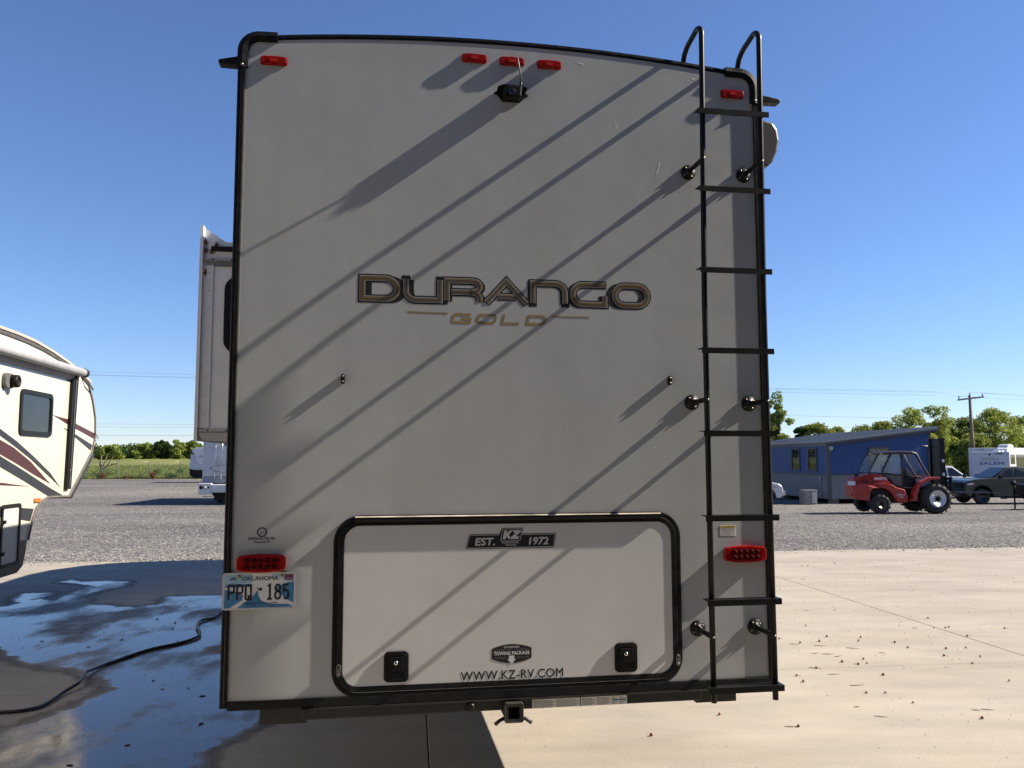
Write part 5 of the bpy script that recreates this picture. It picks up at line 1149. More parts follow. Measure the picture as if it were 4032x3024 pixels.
def build_utility_trailer():
    x, y = 21.9, 36.4
    t = thing('utility_trailer', 'black trailer tongue with upright jack at the right edge of the gravel', 'trailer', (x, y, smooth_ground(x, y)), 0.0)
    MB().tube([(0.0, 0, 0.05), (0.0, 0, 0.70)], 0.035, 10).build('jack_post', BLACK, t)
    MB().tube([(0.0, 0, 0.70), (0.0, 0, 1.12)], 0.05, 10).build('jack_tube', BLACK, t)
    MB().lathe([(0.10, -0.05), (0.12, -0.03), (0.12, 0.03), (0.10, 0.05)], (-0.02, 0, 1.14), 'y', 16).build('jack_head', BLACK, t)
    MB().box((-0.10, -0.10, 0.0), (0.10, 0.10, 0.04)).build('jack_foot', STEELG, t)
    MB().prism([(-0.35, 0.50), (3.0, 0.50), (3.0, 0.62), (-0.35, 0.60)], -0.05, 0.05, 'y').build('drawbar', BLACK, t)
    MB().prism([(-0.62, 0.47), (-0.35, 0.47), (-0.35, 0.62), (-0.55, 0.60)], -0.06, 0.06, 'y').build('coupler', BLACK, t, bevel=0.02)
    MB().box((0.25, -0.45, 0.62), (0.95, 0.45, 1.10)).build('toolbox', BLACK, t, bevel=0.02)
    for s in (-1, 1):
        MB().tube([(0.0, s * 0.05, 0.56), (1.9, s * 0.95, 0.56)], 0.05, 6).build('tongue_rail', BLACK, t)
        MB().box((1.9, s * 0.95 - 0.04, 0.50), (6.5, s * 0.95 + 0.04, 0.64)).build('frame_rail', BLACK, t)
        for xx in (4.2, 5.1): wheel(t, (xx, s * 1.15, 0.36), 0.36, 0.22, 'y', s)
    MB().box((1.9, -0.95, 0.64), (6.5, 0.95, 0.70)).build('deck', mat('deck_wood', (0.16, 0.13, 0.10), 0.8, var=0.2, vscale=6), t)
    MB().box((1.9, -0.95, 0.70), (1.96, 0.95, 1.3)).build('headboard', BLACK, t)
build_utility_trailer()

def build_white_trailers():
    # lettered trailer: local x along its long side, local y along its back
    cx, cy = 35.9, 60.0
    z0 = smooth_ground(cx, cy)
    t = thing('travel_trailer', 'white travel trailer with blue lettering on its back, above the olive pickup', 'trailer', (cx, cy, z0), R(45))
    LAV = mat('white_fibreglass', (0.56, 0.56, 0.57), 0.35, var=0.03, vscale=2, coat=0.2)
    MB().box((0, 0, 0.62), (8.2, 2.5, 2.75)).build('body_shell', LAV, t, bevel=0.05)
    MB().box((-0.01, -0.006, 0.55), (8.21, 2.506, 0.66)).build('skirt', BLACK, t)
    rt = -PI / 2
    BL = mat('blue_grey_vinyl', (0.06, 0.11, 0.24), 0.4, var=0.2, vscale=5)
    text('back_lettering', 'SALEM', 0, 1.6, 0, 0.22, 0, BL, t, bold=0.04, rotz=rt, loc=(-0.004, 1.98, 1.80))
    text('back_lettering', 'FOREST RIVER', 0, 1.1, 0, 0.09, 0, mat('dark_grey_vinyl', (0.06, 0.06, 0.07), 0.4, var=0.1, vscale=5), t, bold=0.02, rotz=rt, loc=(-0.004, 1.78, 2.16))
    MB().poly([(0, 0), (0.5, 0.03), (1.0, 0), (0.5, 0.012)], 0).build('swoosh', MATS['dark_grey_vinyl'], t, loc=(-0.004, 1.75, 2.30), rot=(0, 0, rt))
    for yy in (2.3, 1.55, 1.25, 0.95, 0.2): MB().box((-0.02, yy - 0.03, 2.56), (-0.001, yy + 0.03, 2.61)).build('marker_light', REDD, t)
    MB().box((-0.02, 0.42, 2.56), (-0.001, 0.86, 2.63)).build('vent_slot', BLACK, t); MB().box((-0.03, 1.22, 2.50), (-0.001, 1.36, 2.58)).build('camera_mount', BLACK, t)
    for xa, xb, za in ((0.25, 1.35, 1.85), (1.7, 4.2, 1.55)): MB().prism(rrect(xa, xb, za, 2.55, 0.08), -0.02, -0.001, 'y').build('side_window', GLASSD, t)
    MB().prism([(3.0, 2.75), (3.9, 2.75), (3.85, 3.0), (3.5, 3.06), (3.1, 3.0)], 0.9, 1.6, 'y').build('roof_air_conditioner', LAV, t, bevel=0.03)
    for xx in (1.3, 2.2): MB().box((xx, 1.0, 2.75), (xx + 0.4, 1.4, 2.87)).build('roof_vent', LAV, t, bevel=0.03)
    for xx in (3.6, 4.5):
        wheel(t, (xx, 0.12, 0.36), 0.36, 0.22, 'y', -1); wheel(t, (xx, 2.38, 0.36), 0.36, 0.22, 'y', 1)
    # plain one behind it
    cx, cy = 38.6, 66.0
    t = thing('travel_trailer', 'plain white trailer showing its roof behind the blue lettered trailer', 'trailer', (cx, cy, smooth_ground(cx, cy)), R(28))
    MB().box((0, 0, 0.6), (9.5, 2.5, 3.05)).build('body_shell', LAV, t, bevel=0.06)
    MB().prism([(2.4, 3.05), (3.3, 3.05), (3.25, 3.30), (2.9, 3.36), (2.5, 3.30)], 0.7, 1.5, 'y').build('roof_air_conditioner', LAV, t, bevel=0.03)
    for yy in (1.2, 1.35, 1.5): MB().box((-0.02, yy - 0.03, 2.9), (-0.001, yy + 0.03, 2.95)).build('marker_light', REDD, t)
    MB().prism(rrect(0.6, 1.4, 1.7, 2.4, 0.08), -0.02, -0.001, 'y').build('side_window', GLASSD, t)
    for xx in (4.6, 5.5):
        wheel(t, (xx, 0.12, 0.36), 0.36, 0.22, 'y', -1); wheel(t, (xx, 2.38, 0.36), 0.36, 0.22, 'y', 1)
build_white_trailers()

def build_motorhome():
    x, y = -16.82, 45.0
    t = thing('motorhome', 'white motorhome seen from behind with chrome ladder and round tail lights', 'motorhome', (x, y, smooth_ground(x, y)), 0.0)
    BODY = mat('motorhome_white', (0.52, 0.525, 0.535), 0.35, var=0.04, vscale=2, coat=0.2)
    LOW = mat('motorhome_grey', (0.24, 0.25, 0.28), 0.4, var=0.06, vscale=3)
    MB().box((0.10, 0.0, 1.52), (2.42, 6.8, 3.75)).build('body_shell', BODY, t, bevel=0.05)
    MB().box((0.10, 0.002, 1.17), (2.42, 6.8, 1.5205)).build('lower_band', LOW, t)
    MB().box((0.085, -0.012, 1.10), (0.125, 0.03, 3.7)).build('corner_trim', WHITEP, t, bevel=0.01)
    MB().box((0.10, 0.3, 0.55), (2.42, 6.8, 1.169)).build('skirt', BODY, t)
    # bumper with wrapped ends
    bp = MB().prism([(0.70, 0.66), (1.82, 0.66), (1.86, 1.10), (0.70, 1.10)], -0.32, 0.05, 'y').build('bumper', WHITEP, t, bevel=0.05)
    for xa, xb in ((-0.02, 0.70), (1.86, 2.54)): MB().box((xa, -0.30, 0.56), (xb - 0.004, 0.30, 1.165)).build('bumper_end', WHITEP, bp, bevel=0.04)
    for base in (0.0, 1.86):
        for dx, r, m in ((0.16, 0.085, REDD), (0.38, 0.085, mat('clear_lens', (0.65, 0.62, 0.55), 0.2, var=0.1, vscale=20)), (0.56, 0.045, REDD)):
            MB().lathe([(r * 1.15, -0.298), (r * 1.15, -0.312), (r, -0.318), (r, -0.312)], (base + dx - 0.02, 0, 0.93), 'y', 18).build('lamp_ring', BLACK, bp)
            MB().lathe([(r, -0.305), (r * 0.9, -0.325), (0.0005, -0.33)], (base + dx - 0.02, 0, 0.93), 'y', 18).build('tail_lamp', m, bp)
    ring(rrect(1.28, 1.62, 0.78, 1.06, 0.04), rrect(1.31, 1.59, 0.81, 1.03, 0.03), -0.335, -0.31).build('plate_recess', CHROME, bp)
    # ladder
    lad = None
    m = MB()
    for xx in (0.78, 1.13): m.tube([(xx, -0.12, 1.40), (xx + 0.02, -0.12, 2.5), (xx + 0.04, -0.12, 3.9)], 0.014, 8)
    lad = m.build('ladder', CHROME, t)
    for k in range(8): MB().tube([(0.78, -0.12, 1.55 + 0.30 * k), (1.15, -0.12, 1.55 + 0.30 * k)], 0.010, 8).build('rung', CHROME, lad)
    for xx in (0.78, 1.13):
        for zz in (1.42, 2.1, 3.1): MB().tube([(xx + 0.01, -0.12, zz), (xx + 0.01, 0.0, zz)], 0.012, 8).build('standoff', CHROME, lad)
    # swoosh graphic
    pts = [(1.6, 2.14), (1.2, 2.13), (0.8, 2.08), (0.58, 2.02), (0.50, 1.95), (0.56, 1.88), (0.75, 1.81), (1.05, 1.75), (1.35, 1.71), (1.7, 1.69)]
    MB().poly([(0.46, 1.95), (0.55, 2.03), (0.60, 2.03), (0.53, 1.95), (0.60, 1.87), (0.85, 1.79), (1.45, 1.70), (0.85, 1.765), (0.55, 1.87)], -0.003).build('swoosh', mat('plum_vinyl', (0.08, 0.02, 0.045), 0.4, var=0.1, vscale=6), t)
    MB().stroke([(0.57, 2.03), (0.8, 2.09), (1.2, 2.135), (1.7, 2.15)], 0.022, -0.003).build('swoosh_line', mat('teal_vinyl', (0.08, 0.14, 0.16), 0.4, var=0.1, vscale=6), t)
    MB().poly([(1.22, 3.24), (1.42, 3.26), (1.42, 3.16), (1.20, 3.17)], -0.003).build('teal_mark', mat('teal_print', (0.02, 0.13, 0.20), 0.4, var=0.1, vscale=6), t)
    MB().prism(rrect(0.25, 0.39, 1.545, 1.575, 0.012), -0.012, 0.0, 'y').build('maker_badge', CHROME, t)
    for yy in (2.4,):
        for xx, s in ((0.36, -1), (0.98, 1), (1.55, -1), (2.16, 1)): wheel(t, (xx + 0.1 * s, yy, 0.40), 0.40, 0.24, 'x', s)
    wheel(t, (0.4, 6.0, 0.40), 0.40, 0.24, 'x', -1); wheel(t, (2.1, 6.0, 0.40), 0.40, 0.24, 'x', 1)
    MB().box((0.72, 0.0, 0.22), (1.32, 0.5, 0.68)).build('spare_carrier', BLACK, t, bevel=0.05); MB().box((0.6, 0.2, 0.45), (1.95, 6.5, 0.7)).build('chassis', BLACK, t)
    MB().box((0.16, -0.1, 0.44), (0.70, 0.0, 0.47)).build('exhaust_pipe', BLACK, t)
build_motorhome()

def build_nose_trailer():
    x, y = -29.9, 77.0
    t = thing('travel_trailer', 'white travel trailer with black lower nose beyond the motorhome', 'trailer', (x, y, smooth_ground(x, y)), R(4))
    LAV = mat('pale_violet_white', (0.44, 0.45, 0.49), 0.35, var=0.03, vscale=2, coat=0.2)
    prof = [(0.12, 1.25), (0.0, 1.6), (0.10, 2.35), (0.22, 3.0), (0.35, 3.18), (0.6, 3.24), (9.0, 3.36), (9.0, 1.18), (0.6, 1.18)]
    MB().prism(prof, 0, 2.5, 'y').build('body_shell', LAV, t, bevel=0.06, bseg=3)
    MB().prism([(0.02, 1.30), (0.30, 1.24), (0.55, 1.175), (9.0, 1.175), (9.0, 0.45), (0.45, 0.45), (0.03, 0.72)], 0.03, 2.47, 'y').build('lower_nose', BLACK, t, bevel=0.03)
    MB().poly([(0.34, 3.12), (1.2, 3.2), (3.2, 3.2), (3.2, 1.72), (0.95, 1.72), (0.80, 1.80)], -0.004).build('white_panel', WHITEP, t)
    MB().stroke([(0.08, 2.05), (0.30, 1.78), (0.62, 1.56), (1.1, 1.54), (3.2, 1.54)], 0.07, -0.004).build('white_swoosh', WHITEP, t)
    MB().box((0.10, -0.006, 2.63), (0.42, 2.506, 2.76)).build('dark_window_band', mat('navy_band', (0.01, 0.012, 0.05), 0.3, var=0.1, vscale=5), t)
    text('side_lettering', 'ALTA', 0.80, 2.1, 2.32, 2.56, -0.008, mat('grey_vinyl', (0.14, 0.14, 0.17), 0.4, var=0.1, vscale=5), t, bold=0.02)
    MB().poly([(1.15, 2.0), (1.6, 2.28), (1.75, 2.0)], -0.008).build('peak_mark', mat('mid_grey_vinyl', (0.28, 0.28, 0.31), 0.4, var=0.1, vscale=5), t)
    for xx in (4.8, 5.7):
        wheel(t, (xx, 0.14, 0.36), 0.36, 0.22, 'y', -1); wheel(t, (xx, 2.36, 0.36), 0.36, 0.22, 'y', 1)
    MB().box((1.1, 0.3, 0.0), (1.25, 0.45, 0.5)).build('jack_leg', BLACK, t); MB().box((1.1, 2.0, 0.0), (1.25, 2.15, 0.5)).build('jack_leg', BLACK, t)
build_nose_trailer()

# ------------------------------------------------------------------ blue office
def build_office():
    cx, cy = 16.7, 44.0
    t = thing('office_building', 'blue and grey site office with lean-to metal roof behind the forklift', 'building', (cx, cy, 0), 0.12)
    BLU = mat('blue_siding', (0.015, 0.052, 0.175), 0.55, var=0.08, vscale=2); GRY = mat('grey_siding', (0.15, 0.152, 0.155), 0.6, var=0.08, vscale=2)
    TRM = mat('dark_grey_trim', (0.062, 0.062, 0.068), 0.55, var=0.1, vscale=4); ROOF = mat('metal_roof', (0.17, 0.175, 0.19), 0.35, 0.5, var=0.08, vscale=3)
    gz = smooth_ground(cx, cy) + 0.02
    zl, zm, zc, zr = -0.26, 1.02, 2.72, 3.40
    L, Dp = 5.85, 12.0
    def zt(x): return zc + (zr - zc) * x / L
    # end wall boards, each its own panel
    bw = 0.405; n = 14; bw = (L - 0.24) / n
    for i in range(n):
        xa, xb = 0.16 + i * bw, 0.16 + (i + 1) * bw - 0.006
        MB().prism([(xa, zm + 0.05), (xb, zm + 0.05), (xb, zt(xb)), (xa, zt(xa))], 0.0, 0.03, 'y').build('siding_panel', BLU, t)
        MB().prism([(xa, zl), (xb, zl), (xb, zm - 0.05), (xa, zm - 0.05)], 0.0, 0.03, 'y').build('skirting_panel', GRY, t)
    n2 = 28; bd = (Dp - 0.2) / n2
    for i in range(n2):
        ya, yb = 0.16 + i * bd, 0.16 + (i + 1) * bd - 0.006
        MB().box((0.0, ya, zm + 0.05), (0.03, yb, zc)).build('siding_panel', BLU, t)
        MB().box((0.0, ya, zl), (0.03, yb, zm - 0.05)).build('skirting_panel', GRY, t)
    MB().prism([(0.031, zl), (L - 0.03, zl), (L - 0.03, zr - 0.01), (0.031, zc - 0.01)], 0.031, Dp, 'y').build('wall_core', BLU, t)
    MB().box((-0.02, -0.02, zl), (0.155, 0.155, zc)).build('corner_board', TRM, t); MB().box((L - 0.09, -0.02, zl), (L + 0.05, 0.10, zr - 0.06)).build('corner_board', TRM, t)
    MB().box((0.156, -0.012, zm - 0.05), (L - 0.091, 0.03, zm + 0.05)).build('belt_board', TRM, t); MB().box((-0.012, 0.156, zm - 0.05), (0.03, Dp, zm + 0.05)).build('belt_board', TRM, t)
    MB().prism([(-0.02, zc - 0.17), (L + 0.05, zr - 0.17), (L + 0.05, zr - 0.005), (-0.02, zc - 0.005)], -0.03, -0.001, 'y').build('rake_board', TRM, t)
    MB().box((-0.03, -0.03, zc - 0.17), (-0.001, Dp, zc)).build('eave_board', GRY, t)
    sl = (zr - zc) / L
    rf = MB().prism([(-0.25, zc - 0.25 * sl + 0.01), (L + 0.30, zr + 0.30 * sl + 0.01), (L + 0.30, zr + 0.30 * sl + 0.13), (-0.25, zc - 0.25 * sl + 0.06)], -0.28, Dp + 0.2, 'y').build('roof', ROOF, t)
    MB().prism([(-0.24, zc - 0.25 * sl - 0.10), (L + 0.30, zr + 0.30 * sl - 0.10), (L + 0.30, zr + 0.30 * sl + 0.009), (-0.24, zc - 0.25 * sl + 0.009)], -0.27, -0.24, 'y').build('fascia', TRM, rf)
    MB().box((L + 0.27, -0.27, zr - 0.12), (L + 0.31, Dp, zr + 0.30 * sl + 0.008)).build('fascia', TRM, rf)
    for k in range(30):
        y = -0.1 + k * 0.4
        MB().prism([(-0.25, zc - 0.25 * sl + 0.061), (L + 0.30, zr + 0.30 * sl + 0.131), (L + 0.30, zr + 0.30 * sl + 0.155), (-0.25, zc - 0.25 * sl + 0.085)], y, y + 0.04, 'y').build('roof_rib', ROOF, rf)
    # windows
    def win(along, a, b, z0, z1, lites):
        P = (lambda s, d, z: (s, d, z)) if along == 'x' else (lambda s, d, z: (d, s, z))
        def bx(mb, a0, a1, d0, d1, c0, c1):
            p, q = P(a0, d0, c0), P(a1, d1, c1); return mb.box(p, q)
        w = bx(MB(), a, b, -0.045, -0.001, z1 - 0.09, z1).build('window', TRM, t)
        for nm, a0, a1, c0, c1 in (('window_trim', a, b, z0, z0 + 0.09), ('window_trim', a, a + 0.09, z0 + 0.0905, z1 - 0.0905), ('window_trim', b - 0.09, b, z0 + 0.0905, z1 - 0.0905)):
            bx(MB(), a0, a1, -0.045, -0.001, c0, c1).build(nm, TRM, w)
        zmid = (z0 + z1) / 2
        bx(MB(), a + 0.09, b - 0.09, -0.030, -0.012, zmid - 0.02, zmid + 0.02).build('sash_rail', mat('sash_dark', (0.05, 0.05, 0.055), 0.5, var=0.1, vscale=5), w)
        GL = mat('office_glass', (0.02, 0.025, 0.022), 0.03, spec=0.8, var=0.3, vscale=2)
        bx(MB(), a + 0.09, b - 0.09, -0.010, -0.004, zmid + 0.02, z1 - 0.09).build('pane', GL, w); bx(MB(), a + 0.09, b - 0.09, -0.008, -0.004, z0 + 0.09, zmid - 0.02).build('pane', GL, w)
        for i in range(1, lites):
            s = a + 0.09 + (b - a - 0.18) * i / lites
            bx(MB(), s - 0.008, s + 0.008, -0.014, -0.0105, zmid + 0.02, z1 - 0.09).build('muntin', MATS['sash_dark'], w)
        zz = (zmid + z1 - 0.07) / 2; bx(MB(), a + 0.09, b - 0.09, -0.0145, -0.0105, zz - 0.008, zz + 0.008).build('muntin', MATS['sash_dark'], w)
    win('x', 2.3, 3.52, 1.20, 2.48, 3)
    win('y', 1.15, 2.18, 1.19, 2.46, 2); win('y', 3.15, 4.20, 1.19, 2.46, 2)
    # flood lamp, conduit, meter
    MB().lathe([(0.05, -0.1), (0.13, -0.16), (0.13, -0.20), (0.0005, -0.19)], (0.10, 0, 2.42), 'y', 16).tube([(0.05, 0.0, 2.62), (0.10, -0.12, 2.46)], 0.02, 6).build('flood_lamp', mat('lamp_grey', (0.30, 0.30, 0.31), 0.4, var=0.1, vscale=10), t)
    MB().tube([(L - 0.55, -0.05, 2.55), (L - 0.2, -0.05, 2.52), (L - 0.14, -0.05, 2.42), (L - 0.14, -0.05, 0.2)], 0.028, 8).build('conduit', MATS['lamp_grey'], t)
    MB().box((-0.10, 0.70, 0.72), (-0.035, 0.82, 0.92)).tube([(-0.06, 0.76, 0.75), (-0.06, 0.76, -0.2)], 0.02, 6).build('electric_meter', MATS['lamp_grey'], t)
    # piers in the shadow gap
    for xx in (0.3, 2.0, 3.8, 5.5): MB().box((xx, 0.3, gz - 0.1), (xx + 0.4, 0.7, zl)).build('pier_block', mat('block_grey', (0.22, 0.21, 0.2), 0.9, var=0.15, vscale=6), t)
    for yy in (3.0, 6.0, 9.0): MB().box((0.3, yy, gz - 0.1), (0.7, yy + 0.4, zl)).build('pier_block', MATS['block_grey'], t)
    # outdoor unit by the wall
    u = thing('air_conditioner_unit', 'weathered grey boxy unit on the gravel against the blue office', 'air conditioner', (15.45, 43.6, smooth_ground(15.4, 43.6)), 0.12)
    AC = mat('unit_grey', (0.27, 0.275, 0.28), 0.6, var=0.2, vscale=5, col2=(0.20, 0.16, 0.14))
    MB().box((-0.36, -0.28, 0.03), (0.36, 0.28, 0.72)).build('casing', AC, u, bevel=0.02)
    MB().box((-0.38, -0.30, 0.72), (0.38, 0.30, 0.755)).build('top_cover', AC, u, bevel=0.01)
    MB().box((0.08, -0.295, 0.08), (0.33, -0.281, 0.68)).build('access_panel', mat('unit_panel', (0.36, 0.36, 0.36), 0.5, var=0.1, vscale=6), u)
    for k in range(8): MB().box((-0.32, -0.292, 0.12 + 0.07 * k), (0.02, -0.281, 0.135 + 0.07 * k)).build('louvre', AC, u)
build_office()

# ------------------------------------------------------------------ pole, wires, fence
def build_pole():
    x, y = 38.8, 70.0; z = smooth_ground(x, y)
    WD = mat('weathered_pole', (0.17, 0.125, 0.085), 0.85, var=0.2, vscale=4, stretch=(1, 1, 0.1))
    t = thing('power_pole', 'wooden power pole with crossarm rising behind the white trailer', 'pole', (x, y, z))
    MB().tube([(0.05, 0, -0.3), (0, 0, 7.2 - z)], [0.17, 0.11], 12).build('shaft', WD, t)
    MB().prism([(-1.1, 6.72 - z), (1.1, 6.98 - z), (1.1, 7.12 - z), (-1.1, 6.86 - z)], -0.20, -0.09, 'y').build('crossarm', mat('arm_grey', (0.22, 0.21, 0.20), 0.8, var=0.15, vscale=5), t)
    for xx, zz in ((-1.0, 6.88 - z), (1.0, 7.12 - z), (0.0, 7.2 - z)):
        MB().lathe([(0.03, 0), (0.06, 0.05), (0.04, 0.1), (0.06, 0.15), (0.03, 0.24), (0.0005, 0.25)], (xx, -0.145 if xx else 0, zz), 'z', 10).build('insulator', mat('insulator_grey', (0.25, 0.24, 0.24), 0.3, var=0.1, vscale=9), t)
    WM = mat('wire_grey', (0.22, 0.22, 0.23), 0.5, 0.3, var=0.1, vscale=1)
    def wire(a, b, sag, r, label):
        pts = [(a[0] + (b[0] - a[0]) * s, a[1] + (b[1] - a[1]) * s, a[2] + (b[2] - a[2]) * s - sag * 4 * s * (1 - s)) for s in [i / 24 for i in range(25)]]
        tag(MB().tube(pts, r, 5).build('power_line', WM), label, 'power line', 'power lines')
    for k, (dx, zz, nm) in enumerate(((0, 7.45, 'top'), (1.0, 7.37, 'middle'), (-1.0, 7.13, 'lower'))):
        wire((-62, 70 + dx, 9.9 + (0.25, 0.0, -0.12)[k]), (38.8 + dx, 70 - 0.145, zz), 0.12, 0.008, '%s wire strung from the wooden pole leftwards behind the big trailer' % nm)
        wire((38.8 + dx, 70 - 0.145, zz), (90 + dx, 76, zz - 1.2), 0.4, 0.010, '%s wire strung from the wooden pole out to the right' % nm)
    wire((-160, 200, 8.7), (-20, 200, 7.6), 0.3, 0.03, 'low far wire just above the left treetops')
    wire((-190, 260, 14.0), (-40, 260, 12.9), 0.3, 0.025, 'faint far wire high above the left wood, upper of a pair'); wire((-190, 260, 13.0), (-40, 260, 12.0), 0.3, 0.025, 'faint far wire high above the left wood, lower of a pair')
    wire((30, 150, 10.4), (110, 150, 8.8), 0.4, 0.018, 'faint far wire crossing the sky above the blue office roof')
    wire((60, 150, 7.6), (130, 150, 6.4), 0.4, 0.018, 'lowest faint far wire between the right treetops')
build_pole()
def build_fence():
    y = 88.0
    G = mat('galvanised_steel', (0.42, 0.42, 0.41), 0.45, 0.6, var=0.15, vscale=4)
    t = thing('chain_link_fence', 'grey chain link fence along the far edge of the gravel lot', 'fence', (0, y, 0))
    sp = 3.35; n0, n1 = -13, 4
    xs = [-38.49 + sp * k for k in range(-8, 8)]
    z = smooth_ground(-38, y)
    for x in xs: MB().tube([(x, 0, z - 0.2), (x, 0, z + 1.84)], 0.038, 8).lathe([(0.045, z + 1.84), (0.03, z + 1.88), (0.0005, z + 1.89)], (x, 0, 0), 'z', 8).build('fence_post', G, t)
    for a, b in zip(xs[:-1], xs[1:]):
        MB().tube([(a, 0, z + 1.81), (b, 0, z + 1.81)], 0.022, 6).build('top_rail', G, t)
        mb = MB(); w = 0.0035; H = 1.74; s = 0.12
        k = 0
        u = -H
        while u < (b - a):
            for d in (1, -1):
                # one diagonal wire clipped to the bay
                pts = []
                u0 = u if d > 0 else u + H
                u1 = u + H if d > 0 else u
                z0_, z1_ = z + 0.04, z + 0.04 + H
                def clip(ua, za, ub, zb_):
                    lo, hi = 0.0, b - a
                    if ua == ub: return None
                    t0, t1 = sorted(((lo - ua) / (ub - ua), (hi - ua) / (ub - ua))); t0 = max(0, t0); t1 = min(1, t1)
                    if t1 <= t0: return None
                    return (ua + (ub - ua) * t0, za + (zb_ - za) * t0, ua + (ub - ua) * t1, za + (zb_ - za) * t1)
                c = clip(u0, z0_, u1, z1_)
                if c:
                    ua, za, ub, zb_ = c
                    mb.add([(a + ua - w, 0, za), (a + ua + w, 0, za), (a + ub + w, 0, zb_), (a + ub - w, 0, zb_), (a + ua, w * 2, za), (a + ub, w * 2, zb_)], [(0, 1, 2, 3), (1, 4, 5, 2), (4, 0, 3, 5)])
            u += s
        struct(mb.build('chain_link_mesh', G, t), 'stuff')
build_fence()

# ------------------------------------------------------------------ vegetation
def leaf_cloud(centers, radii, n, size, rng, flat=0.8):
    """leaf-sized quads spread over lobes; returns verts, faces arrays"""
    c = np.array(centers); r = np.array(radii)
    w = r[:, 0] * r[:, 1]; w = w / w.sum()
    idx = rng.choice(len(c), n, p=w)
    d = rng.normal(size=(n, 3)); d /= np.linalg.norm(d, axis=1)[:, None]
    rad = rng.uniform(0.25, 1.0, n) ** 0.45 * rng.uniform(0.85, 1.12, n)
    p = c[idx] + d * r[idx] * rad[:, None]
    a = rng.normal(size=(n, 3)); a /= np.linalg.norm(a, axis=1)[:, None]
    b = np.cross(a, rng.normal(size=(n, 3))); b /= np.linalg.norm(b, axis=1)[:, None]
    s = size * rng.uniform(0.6, 1.4, n)[:, None]
    v = np.stack([p - a * s, p - b * s * 0.55, p + a * s, p + b * s * 0.55], 1).reshape(-1, 3)
    f = np.arange(4 * n).reshape(-1, 4)
    return v, f
def mesh_np(name, v, f, m, parent=None, loc=None):
    me = bpy.data.meshes.new(name); n = len(f)
    me.vertices.add(len(v)); me.vertices.foreach_set('co', np.asarray(v, dtype=np.float32).ravel())
    me.loops.add(n * 4); me.loops.foreach_set('vertex_index', np.asarray(f, dtype=np.int32).ravel())
    me.polygons.add(n); me.polygons.foreach_set('loop_start', np.arange(0, n * 4, 4, dtype=np.int32))
    me.update(calc_edges=True); me.validate()
    return link(name, me, m, parent, loc)
BARK = mat('bark', (0.085, 0.065, 0.05), 0.9, var=0.3, vscale=8)
L1 = leaf_mat('leaf_yellow_green', (0.15, 0.19, 0.035), (0.25, 0.29, 0.065), (0.35, 0.38, 0.12))
L2 = leaf_mat('leaf_mid_green', (0.11, 0.15, 0.03), (0.185, 0.235, 0.055), (0.26, 0.30, 0.09))
L3 = leaf_mat('leaf_dark_green', (0.022, 0.042, 0.013), (0.04, 0.066, 0.02), (0.065, 0.095, 0.032))
def tree(name, label, x, y, h, cw, m, seed, n=5000, leaf=0.14, low=0.25, group=None, lobes=20, zbase=None, open_=0.0):
    rng = np.random.default_rng(seed)
    z = smooth_ground(x, y) if zbase is None else zbase
    t = thing(name, label, 'tree', (x, y, z), 0, group)
    cen = []; rad = []
    for i in range(lobes):
        f = rng.uniform(0, 1); zz = h * (low + (0.93 - low) * f)
        wid = cw * (math.sin(PI * (0.18 + 0.72 * f)) ** 0.8)
        an = rng.uniform(0, 2 * PI); q = wid * math.sqrt(rng.uniform(0, 1)) * 0.85
        rr = cw * rng.uniform(0.26, 0.46) * (1 - 0.35 * f)
        cen.append((q * math.cos(an), q * math.sin(an), zz)); rad.append((rr, rr, rr * rng.uniform(0.6, 0.85)))
    cen.append((0, 0, h * 0.9)); rad.append((cw * 0.28, cw * 0.28, h * 0.1))
    v, f = leaf_cloud(cen, rad, n, leaf, rng)
    mesh_np('crown', v, f, m, t)
    mb = MB().tube([(0, 0, -0.2), (0.03 * h, 0.0, h * 0.3), (0.0, 0.02 * h, h * 0.55), (0.02 * h, 0, h * 0.82)], [0.030 * h, 0.022 * h, 0.013 * h, 0.004 * h], 8)
    mb.build('trunk', BARK, t)
    lm = MB()
    for k in range(min(9, lobes)):
        c = cen[k]; z0 = max(h * 0.18, c[2] * 0.6)
        lm.tube([(0.01 * h, 0, z0), (c[0] * 0.5, c[1] * 0.5, (z0 + c[2]) * 0.5 + 0.02 * h), c], [0.010 * h, 0.007 * h, 0.003 * h], 5)
    struct(lm.build('limbs', BARK, t), 'stuff')
    return t
GR = 'trees behind the blue office and trailers'
